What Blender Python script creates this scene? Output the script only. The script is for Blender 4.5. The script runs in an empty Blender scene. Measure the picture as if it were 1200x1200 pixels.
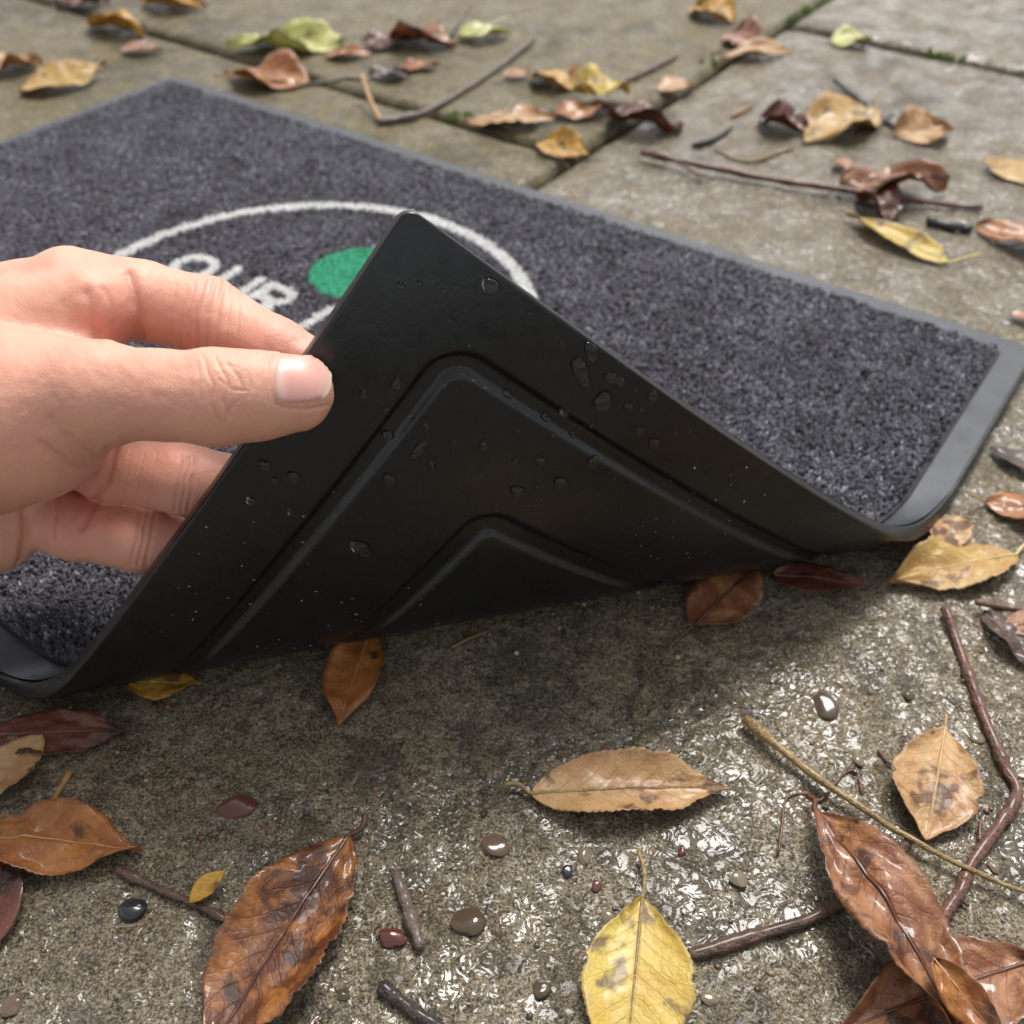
import bpy, bmesh, math, random
import numpy as np
from mathutils import Vector, Matrix

random.seed(7)
RS = np.random.RandomState(11)
sc = bpy.context.scene
COL = sc.collection

# ------------------------------------------------------------------ camera
CAM_H = 0.266
PITCH = math.radians(43.1)
FPX = 1169.0                       # focal length in photograph pixels (1200 px wide)
cam_d = bpy.data.cameras.new('camera')
cam = bpy.data.objects.new('camera', cam_d)
COL.objects.link(cam)
cam.location = (0, 0, CAM_H)
cam.rotation_euler = (math.pi / 2 - PITCH, 0, 0)
cam_d.sensor_width = 36
cam_d.lens = 36 * FPX / 1200
cam_d.clip_start = 0.005
cam_d.clip_end = 500
cam_d.dof.use_dof = True
cam_d.dof.focus_distance = 0.268
cam_d.dof.aperture_fstop = 13.5
sc.camera = cam

# ------------------------------------------------------------------ sky, sun, exposure
SUN_EL, SUN_AZ = math.radians(58), math.radians(16)      # azimuth measured from +y towards +x
world = bpy.data.worlds.new('World')
sc.world = world
world.use_nodes = True
wn, wl = world.node_tree.nodes, world.node_tree.links
wn.clear()
w_out = wn.new('ShaderNodeOutputWorld')
w_bg = wn.new('ShaderNodeBackground')
w_sky = wn.new('ShaderNodeTexSky')
w_sky.sky_type = 'NISHITA'
w_sky.sun_disc = False
w_sky.sun_elevation = SUN_EL
w_sky.sun_rotation = SUN_AZ
w_sky.dust_density = 3.0
w_sky.air_density = 1.0
w_hs = wn.new('ShaderNodeHueSaturation')
w_hs.inputs['Saturation'].default_value = 0.16           # an overcast sky is nearly white
wl.new(w_sky.outputs[0], w_hs.inputs['Color'])
wl.new(w_hs.outputs[0], w_bg.inputs['Color'])
wl.new(w_bg.outputs[0], w_out.inputs['Surface'])
w_bg.inputs['Strength'].default_value = 0.092

sun_d = bpy.data.lights.new('sun', 'SUN')
sun = bpy.data.objects.new('sun', sun_d)
COL.objects.link(sun)
sun_d.energy = 1.5
sun_d.angle = math.radians(21)
sun_d.color = (1.0, 0.975, 0.94)
sd = Vector((math.sin(SUN_AZ) * math.cos(SUN_EL), math.cos(SUN_AZ) * math.cos(SUN_EL), math.sin(SUN_EL)))
sun.rotation_euler = sd.to_track_quat('Z', 'Y').to_euler()

vs = sc.view_settings
vs.view_transform = 'Standard'
vs.look = 'None'
vs.exposure = 1.12
vs.gamma = 1.0
vs.use_curve_mapping = False

# ------------------------------------------------------------------ pixel -> place
FW = np.array([0, math.cos(PITCH), -math.sin(PITCH)])
UP = np.array([0, math.sin(PITCH), math.cos(PITCH)])
RT = np.array([1.0, 0, 0])
CPOS = np.array([0, 0, CAM_H])

def ray(x, y):
    return (x - 600) / FPX * RT - (y - 600) / FPX * UP + FW

def gp(x, y, z=0.0):                 # where the line through a photograph pixel meets the height z
    d = ray(x, y)
    return CPOS + (z - CAM_H) / d[2] * d

def pd(x, y, depth):                 # a point at a given distance along the view axis
    return CPOS + depth * ray(x, y)

def proj(P):
    v = np.asarray(P) - CPOS
    dp = v @ FW
    return np.stack([600 + FPX * (v @ RT) / dp, 600 - FPX * (v @ UP) / dp], -1)

# ------------------------------------------------------------------ helpers
def link(o, parent=None):
    COL.objects.link(o)
    if parent is not None:
        o.parent = parent
    return o

def tag(o, label=None, cat=None, group=None, kind=None):
    if label: o['label'] = label
    if cat: o['category'] = cat
    if group: o['group'] = group
    if kind: o['kind'] = kind
    return o

def empty(name, loc=(0, 0, 0), rz=0.0):
    o = bpy.data.objects.new(name, None)
    o.empty_display_size = 0.01
    o.location = loc
    o.rotation_euler = (0, 0, rz)
    COL.objects.link(o)
    return o

def mesh_np(name, V, F, mat=None, smooth=True, attrs=None, uv=None):
    """V (n,3), F (m,k) with k 3 or 4 -> mesh datablock"""
    me = bpy.data.meshes.new(name)
    V = np.asarray(V, np.float32); F = np.asarray(F, np.int32)
    k = F.shape[1]
    me.vertices.add(len(V)); me.vertices.foreach_set('co', V.ravel())
    me.loops.add(F.size); me.loops.foreach_set('vertex_index', F.ravel())
    me.polygons.add(len(F))
    me.polygons.foreach_set('loop_start', np.arange(0, F.size, k, dtype=np.int32))
    me.polygons.foreach_set('use_smooth', np.full(len(F), smooth))
    for an, av in (attrs or {}).items():
        at = me.attributes.new(an, 'FLOAT', 'POINT')
        at.data.foreach_set('value', np.asarray(av, np.float32).ravel())
    if uv is not None:
        ul = me.uv_layers.new(name='UVMap')
        ul.data.foreach_set('uv', np.asarray(uv, np.float32)[F.ravel()].ravel())
    me.update(calc_edges=True)
    me.validate()
    if mat: me.materials.append(mat)
    return me

def mobj(name, me, parent=None):
    return link(bpy.data.objects.new(name, me), parent)

def grid_faces(nu, nv, off=0, flip=False):
    i = np.arange(nu - 1)[:, None] * nv + np.arange(nv - 1)[None]
    i = i.ravel() + off
    q = np.stack([i, i + 1, i + nv + 1, i + nv], 1)
    return q[:, ::-1] if flip else q

_TAB = RS.rand(16, 512, 512).astype(np.float32)
def vnoise(x, y, scale, seed=0):
    """smooth value noise 0..1, feature size 'scale' metres"""
    x = np.asarray(x) / scale + 97.3; y = np.asarray(y) / scale + 61.7
    xi = np.floor(x).astype(int); yi = np.floor(y).astype(int)
    fx = x - xi; fy = y - yi
    fx = fx * fx * (3 - 2 * fx); fy = fy * fy * (3 - 2 * fy)
    T = _TAB[seed % 16]
    a = T[xi % 512, yi % 512]; b = T[(xi + 1) % 512, yi % 512]
    c = T[xi % 512, (yi + 1) % 512]; d = T[(xi + 1) % 512, (yi + 1) % 512]
    return (a * (1 - fx) + b * fx) * (1 - fy) + (c * (1 - fx) + d * fx) * fy

def fbm(x, y, scale, oct=4, seed=0):
    s = 0; a = 1; n = 0
    for o in range(oct):
        s = s + a * vnoise(x + 3.1 * o, y - 1.7 * o, scale / 2 ** o, seed + o); n += a; a *= 0.5
    return s / n

def worley(x, y, scale, seed=0):
    """distance to nearest jittered point (in cells) and that cell's random number"""
    x = np.asarray(x) / scale + 83.1; y = np.asarray(y) / scale + 47.9
    xi = np.floor(x).astype(int); yi = np.floor(y).astype(int)
    best = np.full(x.shape, 9.0); cid = np.zeros(x.shape)
    for dx in (-1, 0, 1):
        for dy in (-1, 0, 1):
            cx, cy = (xi + dx) % 512, (yi + dy) % 512
            px = xi + dx + _TAB[seed % 16, cx, cy]; py = yi + dy + _TAB[(seed + 1) % 16, cx, cy]
            d = np.hypot(px - x, py - y)
            m = d < best
            best = np.where(m, d, best); cid = np.where(m, _TAB[(seed + 2) % 16, cx, cy], cid)
    return best, cid

def sstep(a, b, x):
    t = np.clip((x - a) / (b - a), 0, 1)
    return t * t * (3 - 2 * t)

# ------------------------------------------------------------------ material helper
class NT:
    def __init__(s, name):
        s.m = bpy.data.materials.new(name); s.m.use_nodes = True
        s.n, s.l = s.m.node_tree.nodes, s.m.node_tree.links
        s.n.clear()
        s.out = s.n.new('ShaderNodeOutputMaterial')
    def new(s, t, **kw):
        nd = s.n.new(t)
        for k, v in kw.items():
            if k.startswith('i_'): nd.inputs[k[2:].replace('_', ' ')].default_value = v
            else: setattr(nd, k, v)
        return nd
    def lk(s, a, b): s.l.new(a, b)
    def noise(s, vec, scale, detail=4, rough=0.55, dist=0.0):
        n = s.new('ShaderNodeTexNoise'); n.inputs['Scale'].default_value = scale
        n.inputs['Detail'].default_value = detail; n.inputs['Roughness'].default_value = rough
        n.inputs['Distortion'].default_value = dist
        if vec is not None: s.lk(vec, n.inputs['Vector'])
        return n.outputs['Fac']
    def ramp(s, fac, stops, interp='LINEAR'):
        r = s.new('ShaderNodeValToRGB'); cr = r.color_ramp; cr.interpolation = interp
        while len(cr.elements) < len(stops): cr.elements.new(0.5)
        for e, (p, c) in zip(cr.elements, stops):
            e.position = p; e.color = (*c, 1) if len(c) == 3 else c
        s.lk(fac, r.inputs['Fac']); return r.outputs['Color']
    def mix(s, fac, a, b, blend='MIX'):
        m = s.new('ShaderNodeMix', data_type='RGBA', blend_type=blend)
        for sock, v in ((m.inputs[0], fac), (m.inputs[6], a), (m.inputs[7], b)):
            if isinstance(v, bpy.types.NodeSocket): s.lk(v, sock)
            elif isinstance(v, (int, float)): sock.default_value = v
            else: sock.default_value = (*v, 1)
        return m.outputs[2]
    def math(s, op, a, b=None, c=None, clamp=False):
        m = s.new('ShaderNodeMath', operation=op, use_clamp=clamp)
        for i, v in enumerate((a, b, c)):
            if v is None: continue
            if isinstance(v, bpy.types.NodeSocket): s.lk(v, m.inputs[i])
            else: m.inputs[i].default_value = v
        return m.outputs[0]
    def maprange(s, v, a, b, c=0.0, d=1.0):
        m = s.new('ShaderNodeMapRange'); s.lk(v, m.inputs[0])
        for i, q in enumerate((a, b, c, d)): m.inputs[i + 1].default_value = q
        return m.outputs[0]
    def attr(s, name, typ='GEOMETRY'):
        a = s.new('ShaderNodeAttribute', attribute_name=name, attribute_type=typ); return a.outputs['Fac']
    def bump(s, h, strength=0.5, dist=0.001, normal=None):
        b = s.new('ShaderNodeBump'); b.inputs['Strength'].default_value = strength
        b.inputs['Distance'].default_value = dist; s.lk(h, b.inputs['Height'])
        if normal is not None: s.lk(normal, b.inputs['Normal'])
        return b.outputs[0]
    def geo(s): return s.new('ShaderNodeNewGeometry').outputs['Position']
    def obj(s): return s.new('ShaderNodeTexCoord').outputs['Object']
    def bsdf(s, **kw):
        p = s.new('ShaderNodeBsdfPrincipled')
        for k, v in kw.items():
            k = k.replace('_', ' ')
            sock = p.inputs[k]
            if isinstance(v, bpy.types.NodeSocket): s.lk(v, sock)
            elif isinstance(v, tuple) and len(v) == 3 and sock.type == 'RGBA': sock.default_value = (*v, 1)
            else: sock.default_value = v
        s.lk(p.outputs[0], s.out.inputs['Surface'])
        return p

# ------------------------------------------------------------------ materials
def stone_material(name, cols, grey, coat):
    t = NT(name); P = t.geo()
    big = t.noise(P, 9, 5, 0.6)
    mid = t.noise(P, 70, 6, 0.7, 0.5)
    fine = t.noise(P, 420, 5, 0.7)
    c = t.ramp(mid, [(0.30, cols[0]), (0.47, cols[1]), (0.68, cols[2])])
    c = t.mix(t.maprange(big, 0.42, 0.62), c, t.mix(0.5, c, grey))
    c = t.mix(t.maprange(fine, 0.40, 0.62, 0.0, 0.75), c, (0.026, 0.021, 0.014))
    agg = t.attr('agg')                                    # random number of each grain of aggregate
    c = t.mix(t.maprange(agg, 0.86, 0.93, 0.0, 0.32), c, (0.36, 0.31, 0.22))
    c = t.mix(t.maprange(agg, 0.18, 0.08, 0.0, 0.55), c, (0.020, 0.017, 0.013))
    v = t.new('ShaderNodeTexVoronoi'); t.lk(P, v.inputs['Vector']); v.inputs['Scale'].default_value = 300
    spk = t.maprange(v.outputs['Distance'], 0.20, 0.08)
    sr = t.new('ShaderNodeSeparateColor'); t.lk(v.outputs['Color'], sr.inputs[0])
    spk = t.math('MULTIPLY', spk, t.maprange(sr.outputs[0], 0.45, 0.6))
    c = t.mix(t.math('MULTIPLY', spk, 0.6), c, (0.50, 0.45, 0.34))
    grit = t.noise(P, 1300, 4, 0.75)
    c = t.mix(t.maprange(grit, 0.50, 0.60, 0.0, 0.8), c, t.mix(0.6, c, (0.46, 0.40, 0.29)))
    c = t.mix(t.maprange(grit, 0.48, 0.38, 0.0, 0.85), c, (0.02, 0.017, 0.012))
    wet = t.attr('wet')
    nb = t.noise(P, 700, 4, 0.6)
    hb = t.math('ADD', t.math('MULTIPLY', fine, 1.0), t.math('MULTIPLY', nb, 0.5))
    b_base = t.bump(hb, 0.9, 0.0013)
    film = t.noise(P, 240, 1.5, 0.45, 1.0)
    film2 = t.noise(P, 100, 2, 0.5, 0.6)
    fh = t.math('MULTIPLY', t.math('ADD', film, t.math('MULTIPLY', film2, 1.5)), t.maprange(wet, 0.0, 1.0, 1.0, 0.75))
    b_coat = t.bump(fh, 0.9, 0.0011)
    c = t.mix(t.math('MULTIPLY', wet, 0.45), c, (0.025, 0.020, 0.013))
    cw = t.math('MULTIPLY', t.maprange(t.noise(P, 38, 4, 0.65, 0.5), 0.40, 0.60, 0.14, 0.9), coat)
    t.bsdf(Base_Color=c, Roughness=0.6, Specular_IOR_Level=0.15, Normal=b_base,
           Coat_Weight=cw, Coat_Roughness=0.06, Coat_IOR=1.42, Coat_Normal=b_coat)
    return t.m

M_STONE_GREY = stone_material('wet grey paving stone', [(0.044, 0.030, 0.014), (0.175, 0.130, 0.072), (0.29, 0.235, 0.150)], (0.175, 0.155, 0.122), 1.0)
M_STONE_OLIVE = stone_material('wet olive paving stone', [(0.045, 0.032, 0.010), (0.150, 0.110, 0.038), (0.23, 0.182, 0.078)], (0.16, 0.130, 0.060), 0.45)

def joint_material():
    t = NT('damp joint soil'); P = t.geo()
    n = t.noise(P, 180, 5, 0.7)
    c = t.ramp(n, [(0.3, (0.012, 0.010, 0.008)), (0.7, (0.06, 0.05, 0.035))])
    t.bsdf(Base_Color=c, Roughness=0.7, Normal=t.bump(n, 0.8, 0.003)); return t.m
M_JOINT = joint_material()

def rubber_material():
    t = NT('black rubber'); P = t.geo()
    n1 = t.noise(P, 900, 3, 0.6); n2 = t.noise(P, 45, 4, 0.6); n3 = t.noise(P, 200, 4, 0.6)
    c = t.ramp(n2, [(0.3, (0.0045, 0.0048, 0.0055)), (0.7, (0.0075, 0.008, 0.009))])
    r = t.maprange(n3, 0.35, 0.7, 0.24, 0.38)
    h = t.math('ADD', t.math('MULTIPLY', n1, 0.5), n3)
    t.bsdf(Base_Color=c, Roughness=r, Specular_IOR_Level=0.52, Normal=t.bump(h, 0.16, 0.0006)); return t.m
M_RUBBER = rubber_material()

def rim_material():
    t = NT('grey rubber rim'); P = t.geo()
    n2 = t.noise(P, 60, 4, 0.6); n3 = t.noise(P, 500, 4, 0.6)
    c = t.ramp(n2, [(0.3, (0.028, 0.031, 0.038)), (0.7, (0.044, 0.048, 0.057))])
    t.bsdf(Base_Color=c, Roughness=t.maprange(n2, 0.3, 0.7, 0.30, 0.5), Specular_IOR_Level=0.4, Normal=t.bump(n3, 0.12, 0.0006)); return t.m
M_RIM = rim_material()

def pile_material(name, dark, mid, light):
    t = NT(name); a = t.attr('fleck')
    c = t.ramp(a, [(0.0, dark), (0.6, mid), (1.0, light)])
    t.bsdf(Base_Color=c, Roughness=0.85, Sheen_Weight=0.25, Sheen_Roughness=0.4, Specular_IOR_Level=0.25); return t.m
M_PILE = pile_material('charcoal pile', (0.026, 0.025, 0.031), (0.100, 0.096, 0.118), (0.38, 0.37, 0.41))
M_PILE_W = pile_material('white pile', (0.55, 0.55, 0.53), (0.74, 0.74, 0.72), (0.85, 0.85, 0.83))
M_PILE_G = pile_material('green pile', (0.03, 0.26, 0.14), (0.055, 0.40, 0.225), (0.13, 0.52, 0.33))

def water_material():
    t = NT('clear water')
    t.bsdf(Base_Color=(1, 1, 1), Roughness=0.0, IOR=1.333, Transmission_Weight=1.0); return t.m
M_WATER = water_material()

def skin_material():
    t = NT('skin'); P = t.geo()
    red = t.attr('red'); cre = t.attr('crease')
    n1 = t.noise(P, 55, 4, 0.55); n2 = t.noise(P, 240, 3, 0.6)
    c = t.mix(t.maprange(n1, 0.3, 0.7), (0.71, 0.395, 0.275), (0.67, 0.34, 0.240))
    c = t.mix(t.math('MULTIPLY', red, 0.85), c, (0.64, 0.235, 0.185))
    c = t.mix(t.maprange(n2, 0.55, 0.75, 0, 0.25), c, (0.60, 0.29, 0.235))
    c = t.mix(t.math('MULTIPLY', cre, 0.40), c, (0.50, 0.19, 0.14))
    # fine skin lines run across the limb as well as a net of cells
    v = t.new('ShaderNodeTexVoronoi', feature='DISTANCE_TO_EDGE'); v.inputs['Scale'].default_value = 1050
    mp = t.new('ShaderNodeMapping'); mp.inputs['Scale'].default_value = (1.3, 0.75, 0.75); t.lk(P, mp.inputs['Vector'])
    wob = t.new('ShaderNodeTexNoise'); wob.inputs['Scale'].default_value = 300; t.lk(P, wob.inputs['Vector'])
    t.lk(mp.outputs[0], v.inputs['Vector'])
    lines = t.math('MINIMUM', v.outputs['Distance'], 0.22)
    n3 = t.noise(P, 1600, 3, 0.6)
    h = t.math('ADD', t.math('MULTIPLY', lines, 1.6), t.math('MULTIPLY', n3, 0.35))
    h = t.math('ADD', h, t.math('MULTIPLY', n2, 0.6))
    p = t.bsdf(Base_Color=c, Roughness=0.46, Specular_IOR_Level=0.42, Normal=t.bump(h, 0.32, 0.0004),
               Subsurface_Weight=0.35, Subsurface_Scale=0.004)
    p.inputs['Subsurface Radius'].default_value = (1.0, 0.35, 0.2)
    return t.m
M_SKIN = skin_material()

def nail_material():
    t = NT('thumbnail'); u = t.new('ShaderNodeTexCoord').outputs['UV']
    s = t.new('ShaderNodeSeparateXYZ'); t.lk(u, s.inputs[0])
    c = t.ramp(s.outputs[0], [(0.0, (0.74, 0.46, 0.38)), (0.16, (0.75, 0.46, 0.39)), (0.26, (0.72, 0.37, 0.31)), (0.80, (0.72, 0.38, 0.32)), (0.92, (0.74, 0.46, 0.38)), (1.0, (0.78, 0.60, 0.50))])
    w = t.new('ShaderNodeTexWave', bands_direction='Y'); w.inputs['Scale'].default_value = 9; w.inputs['Distortion'].default_value = 1.5
    t.lk(u, w.inputs['Vector'])
    t.bsdf(Base_Color=c, Roughness=0.36, Specular_IOR_Level=0.5, Coat_Weight=0.1, Coat_Roughness=0.15,
           Subsurface_Weight=0.15, Subsurface_Scale=0.002, Normal=t.bump(w.outputs['Fac'], 0.06, 0.0003)); return t.m
M_NAIL = nail_material()

LEAFCOL = {   # main colour, second mottle colour, spot colour, vein colour, gloss
    'tan':     ((0.44, 0.215, 0.090), (0.54, 0.33, 0.15), (0.10, 0.035, 0.015), (0.50, 0.32, 0.13), 0.30),
    'orange':  ((0.42, 0.155, 0.030), (0.30, 0.085, 0.018), (0.07, 0.022, 0.010), (0.46, 0.24, 0.075), 0.24),
    'yellow':  ((0.60, 0.44, 0.075), (0.56, 0.36, 0.055), (0.12, 0.06, 0.03), (0.66, 0.54, 0.19), 0.34),
    'gold':    ((0.55, 0.31, 0.035), (0.45, 0.21, 0.022), (0.12, 0.05, 0.015), (0.58, 0.40, 0.10), 0.34),
    'pale':    ((0.60, 0.56, 0.20), (0.48, 0.50, 0.13), (0.20, 0.16, 0.05), (0.66, 0.64, 0.33), 0.36),
    'ochre':   ((0.50, 0.315, 0.085), (0.42, 0.22, 0.055), (0.13, 0.055, 0.028), (0.57, 0.42, 0.16), 0.34),
    'brown':   ((0.24, 0.080, 0.028), (0.42, 0.195, 0.085), (0.050, 0.016, 0.008), (0.11, 0.035, 0.015), 0.20),
    'wetbrown': ((0.40, 0.150, 0.032), (0.13, 0.036, 0.010), (0.045, 0.014, 0.006), (0.085, 0.026, 0.010), 0.12),
    'darkred': ((0.105, 0.026, 0.014), (0.155, 0.046, 0.022), (0.020, 0.008, 0.005), (0.17, 0.06, 0.03), 0.16),
    'dark':    ((0.045, 0.022, 0.014), (0.09, 0.045, 0.028), (0.012, 0.008, 0.006), (0.10, 0.05, 0.03), 0.16),
    'pink':    ((0.42, 0.20, 0.125), (0.34, 0.135, 0.075), (0.14, 0.05, 0.03), (0.46, 0.27, 0.17), 0.28),
}
def leaf_material(key):
    ca, cb, cs, cv, rough = LEAFCOL[key]
    t = NT(key + ' leaf')
    uvn = t.new('ShaderNodeTexCoord').outputs['UV']
    s = t.new('ShaderNodeSeparateXYZ'); t.lk(uvn, s.inputs[0])
    u, v = s.outputs[0], s.outputs[1]                        # u along the midrib, v from -1 to 1 across
    P = t.obj()
    rnd = t.new('ShaderNodeObjectInfo').outputs['Random']
    off = t.new('ShaderNodeVectorMath', operation='ADD'); t.lk(P, off.inputs[0])
    cmb = t.new('ShaderNodeCombineXYZ'); t.lk(t.math('MULTIPLY', rnd, 9.0), cmb.inputs[0]); t.lk(cmb.outputs[0], off.inputs[1])
    Q = off.outputs[0]
    n1 = t.noise(Q, 75, 6, 0.65, 0.8); n2 = t.noise(Q, 190, 5, 0.7); n3 = t.noise(Q, 95, 3, 0.5, 0.3)
    c = t.mix(t.maprange(n1, 0.43, 0.57), ca, cb)
    c = t.mix(t.maprange(n2, 0.35, 0.7, 0, 0.35), c, cv)
    c = t.mix(t.maprange(n3, 0.575, 0.65, 0, 0.85), c, cs)
    av = t.math('ABSOLUTE', v)
    edge = t.math('ADD', av, t.math('MULTIPLY', n2, 0.5))
    c = t.mix(t.maprange(edge, 1.10, 1.34, 0, 0.65), c, cs)
    ph = t.math('FRACT', t.math('ADD', t.math('SUBTRACT', t.math('MULTIPLY', u, 10.0), t.math('MULTIPLY', av, 2.1)), t.math('MULTIPLY', n1, 0.5)))
    lat = t.maprange(t.math('ABSOLUTE', t.math('SUBTRACT', ph, 0.5)), 0.0, 0.06, 1.0, 0.0)
    midv = t.maprange(av, 0.02, 0.07, 1.0, 0.0)
    vein = t.math('MAXIMUM', t.math('MULTIPLY', lat, t.math('MULTIPLY', t.maprange(av, 0.95, 0.3, 0.15, 0.75), 0.75)), midv)
    c = t.mix(t.math('MULTIPLY', vein, 0.62), c, cv)
    net = t.new('ShaderNodeTexVoronoi', feature='DISTANCE_TO_EDGE'); net.inputs['Scale'].default_value = 420; t.lk(Q, net.inputs['Vector'])
    hh = t.math('ADD', t.math('MULTIPLY', vein, -0.9), t.math('MULTIPLY', t.math('MINIMUM', net.outputs['Distance'], 0.2), 1.2))
    hh = t.math('ADD', hh, t.math('MULTIPLY', n2, 0.8))
    nb = t.bump(hh, 0.55, 0.0007)
    hc = t.bump(t.noise(Q, 60, 3, 0.5), 0.5, 0.003)
    wetv = t.maprange(t.noise(Q, 34, 3, 0.5), 0.36, 0.62, 0.15, 1.0)
    p = t.bsdf(Base_Color=c, Roughness=0.5, Normal=nb, Coat_Roughness=max(0.04, rough - 0.10), Coat_IOR=1.36, Coat_Normal=hc)
    t.lk(t.math('MULTIPLY', wetv, 1.0 if rough < 0.25 else 0.6), p.inputs['Coat Weight'])
    tr = t.new('ShaderNodeBsdfTranslucent'); t.lk(c, tr.inputs['Color'])
    mx = t.new('ShaderNodeMixShader'); mx.inputs[0].default_value = 0.22
    t.lk(p.outputs[0], mx.inputs[1]); t.lk(tr.outputs[0], mx.inputs[2]); t.lk(mx.outputs[0], t.out.inputs['Surface'])
    return t.m
M_LEAF = {k: leaf_material(k) for k in LEAFCOL}

def bark_material(name, a, b, rough=0.35):
    t = NT(name); P = t.obj()
    n = t.noise(P, 160, 5, 0.65); n2 = t.noise(P, 700, 4, 0.6)
    c = t.ramp(n, [(0.3, a), (0.7, b)])
    h = t.math('ADD', t.math('MULTIPLY', n, 0.7), n2)
    c = t.mix(t.maprange(n2, .45, .65, 0, .6), c, a)
    t.bsdf(Base_Color=c, Roughness=0.5, Coat_Weight=0.4, Coat_Roughness=rough * 0.5, Normal=t.bump(h, 1.0, 0.0018)); return t.m
M_BARK = {
    'brown': bark_material('brown bark', (0.06, 0.03, 0.020), (0.16, 0.085, 0.055)),
    'red': bark_material('red brown bark', (0.085, 0.030, 0.018), (0.22, 0.095, 0.060)),
    'dark': bark_material('dark bark', (0.014, 0.010, 0.009), (0.065, 0.045, 0.038)),
    'straw': bark_material('straw stalk', (0.24, 0.145, 0.050), (0.42, 0.29, 0.12)),
    'orange': bark_material('orange stalk', (0.36, 0.17, 0.05), (0.50, 0.29, 0.11)),
    'greybrown': bark_material('grey brown bark', (0.10, 0.065, 0.050), (0.23, 0.165, 0.135)),
}
def pebble_material(name, a, b):
    t = NT(name); P = t.obj(); n = t.noise(P, 260, 5, 0.65)
    t.bsdf(Base_Color=t.ramp(n, [(0.3, a), (0.7, b)]), Roughness=0.45, Coat_Weight=0.8, Coat_Roughness=0.12, Normal=t.bump(n, 0.6, 0.0016)); return t.m
M_PEB = {
    'black': pebble_material('black pebble', (0.008, 0.009, 0.011), (0.025, 0.027, 0.030)),
    'brown': pebble_material('brown pebble', (0.045, 0.028, 0.014), (0.15, 0.095, 0.045)),
    'red': pebble_material('red pebble', (0.10, 0.020, 0.011), (0.17, 0.045, 0.025)),
    'buff': pebble_material('buff pebble', (0.15, 0.115, 0.06), (0.33, 0.27, 0.17)),
    'pink': pebble_material('pink pebble', (0.11, 0.060, 0.040), (0.25, 0.15, 0.105)),
}
def moss_material():
    t = NT('moss'); n = t.noise(t.geo(), 600, 3)
    t.bsdf(Base_Color=t.ramp(n, [(0.3, (0.045, 0.075, 0.012)), (0.7, (0.13, 0.18, 0.03))]), Roughness=0.8); return t.m
M_MOSS = moss_material()

# ------------------------------------------------------------------ mat frame (flat coordinates a along the long side, b across)
MF = np.array([-0.24056435, 0.73081593, 0.0])             # far left corner of the mat
ME = np.array([0.81320269, -0.58198058, 0.0])             # along the far long side
MN = np.array([-0.58198058, -0.81320269, 0.0])            # towards the near long side
MA, MB_ = 0.5932, 0.38993                                 # mat size in metres
def ab(a, b, z=0.0):
    a = np.asarray(a, float); b = np.asarray(b, float)
    return MF + a[..., None] * ME + b[..., None] * MN + np.asarray(z)[..., None] * np.array([0, 0, 1.0])
def to_ab(P):
    v = np.asarray(P) - MF
    return v @ ME, v @ MN

# ------------------------------------------------------------------ ground
CRACK = [gp(*p)[:2] for p in ((744, 905), (736, 880), (742, 850), (733, 822), (752, 800), (747, 778))]
def seg_dist(x, y, pts):
    d = np.full(x.shape, 1e6)
    for p, q in zip(pts[:-1], pts[1:]):
        v = q - p; L = v @ v
        t = np.clip(((x - p[0]) * v[0] + (y - p[1]) * v[1]) / L, 0, 1)
        d = np.minimum(d, np.hypot(x - p[0] - t * v[0], y - p[1] - t * v[1]))
    return d

def ground_height(x, y, cell):
    """relief of the wet stone: worn hollows, aggregate grains, pits; water lies flat in the lows"""
    fine = np.clip(0.0022 / np.maximum(cell, 1e-6), 0, 1)
    h = 0.0022 * (fbm(x, y, 0.11, 3, 1) - 0.5) + 0.0017 * (fbm(x, y, 0.022, 3, 4) - 0.5)
    w, cid = worley(x, y, 0.0052, 3)
    w2, cid2 = worley(x + .013 * vnoise(x, y, .004, 9), y, 0.0026, 6)
    grain = np.clip(0.55 - w, 0, 1) * (cid > 0.35)
    grain2 = np.clip(0.5 - w2, 0, 1) * (cid2 > 0.3)
    h = h + fine * (0.00065 * grain + 0.00028 * grain2 + 0.0011 * (fbm(x, y, 0.0055, 2, 8) - 0.5))
    pit, pid = worley(x, y, 0.017, 10)
    h = h - fine * 0.0011 * (pid > 0.55) * np.clip(1 - pit / (0.12 + 0.1 * pid), 0, 1)
    dc = seg_dist(x + 0.0012 * (vnoise(x, y, .006, 2) - .5), y, CRACK)
    h = h - fine * 0.0022 * sstep(0.0014, 0.0003, dc)
    level = -0.00034 + 0.0013 * (fbm(x, y, 0.055, 2, 12) - 0.5) + 0.0016 * (fbm(x, y, 0.013, 2, 14) - 0.5)
    depth = level - h
    k = 0.00022
    hs = level + k * np.log1p(np.exp(np.clip((h - level) / k, -30, 30)))
    wet = sstep(-0.0001, 0.0004, depth)
    return hs, wet, np.where(w2 < 0.55, cid2, 0.5)

def graded(lo, hi, d0, d1, fine, coarse):
    """coordinates from lo to hi, step 'fine' inside d0..d1 growing to 'coarse' outside"""
    mid = list(np.arange(d0, d1 + fine * .5, fine)) if d1 > d0 else [min(max(d0, lo), hi)]
    up_ = []; c = mid[-1]; s = fine
    while c < hi - 1e-6:
        s = min(s * 1.12, coarse); c = min(c + s, hi); up_.append(c)
    dn = []; c = mid[0]; s = fine
    while c > lo + 1e-6:
        s = min(s * 1.12, coarse); c = max(c - s, lo); dn.append(c)
    return np.array(dn[::-1] + mid + up_)

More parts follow.
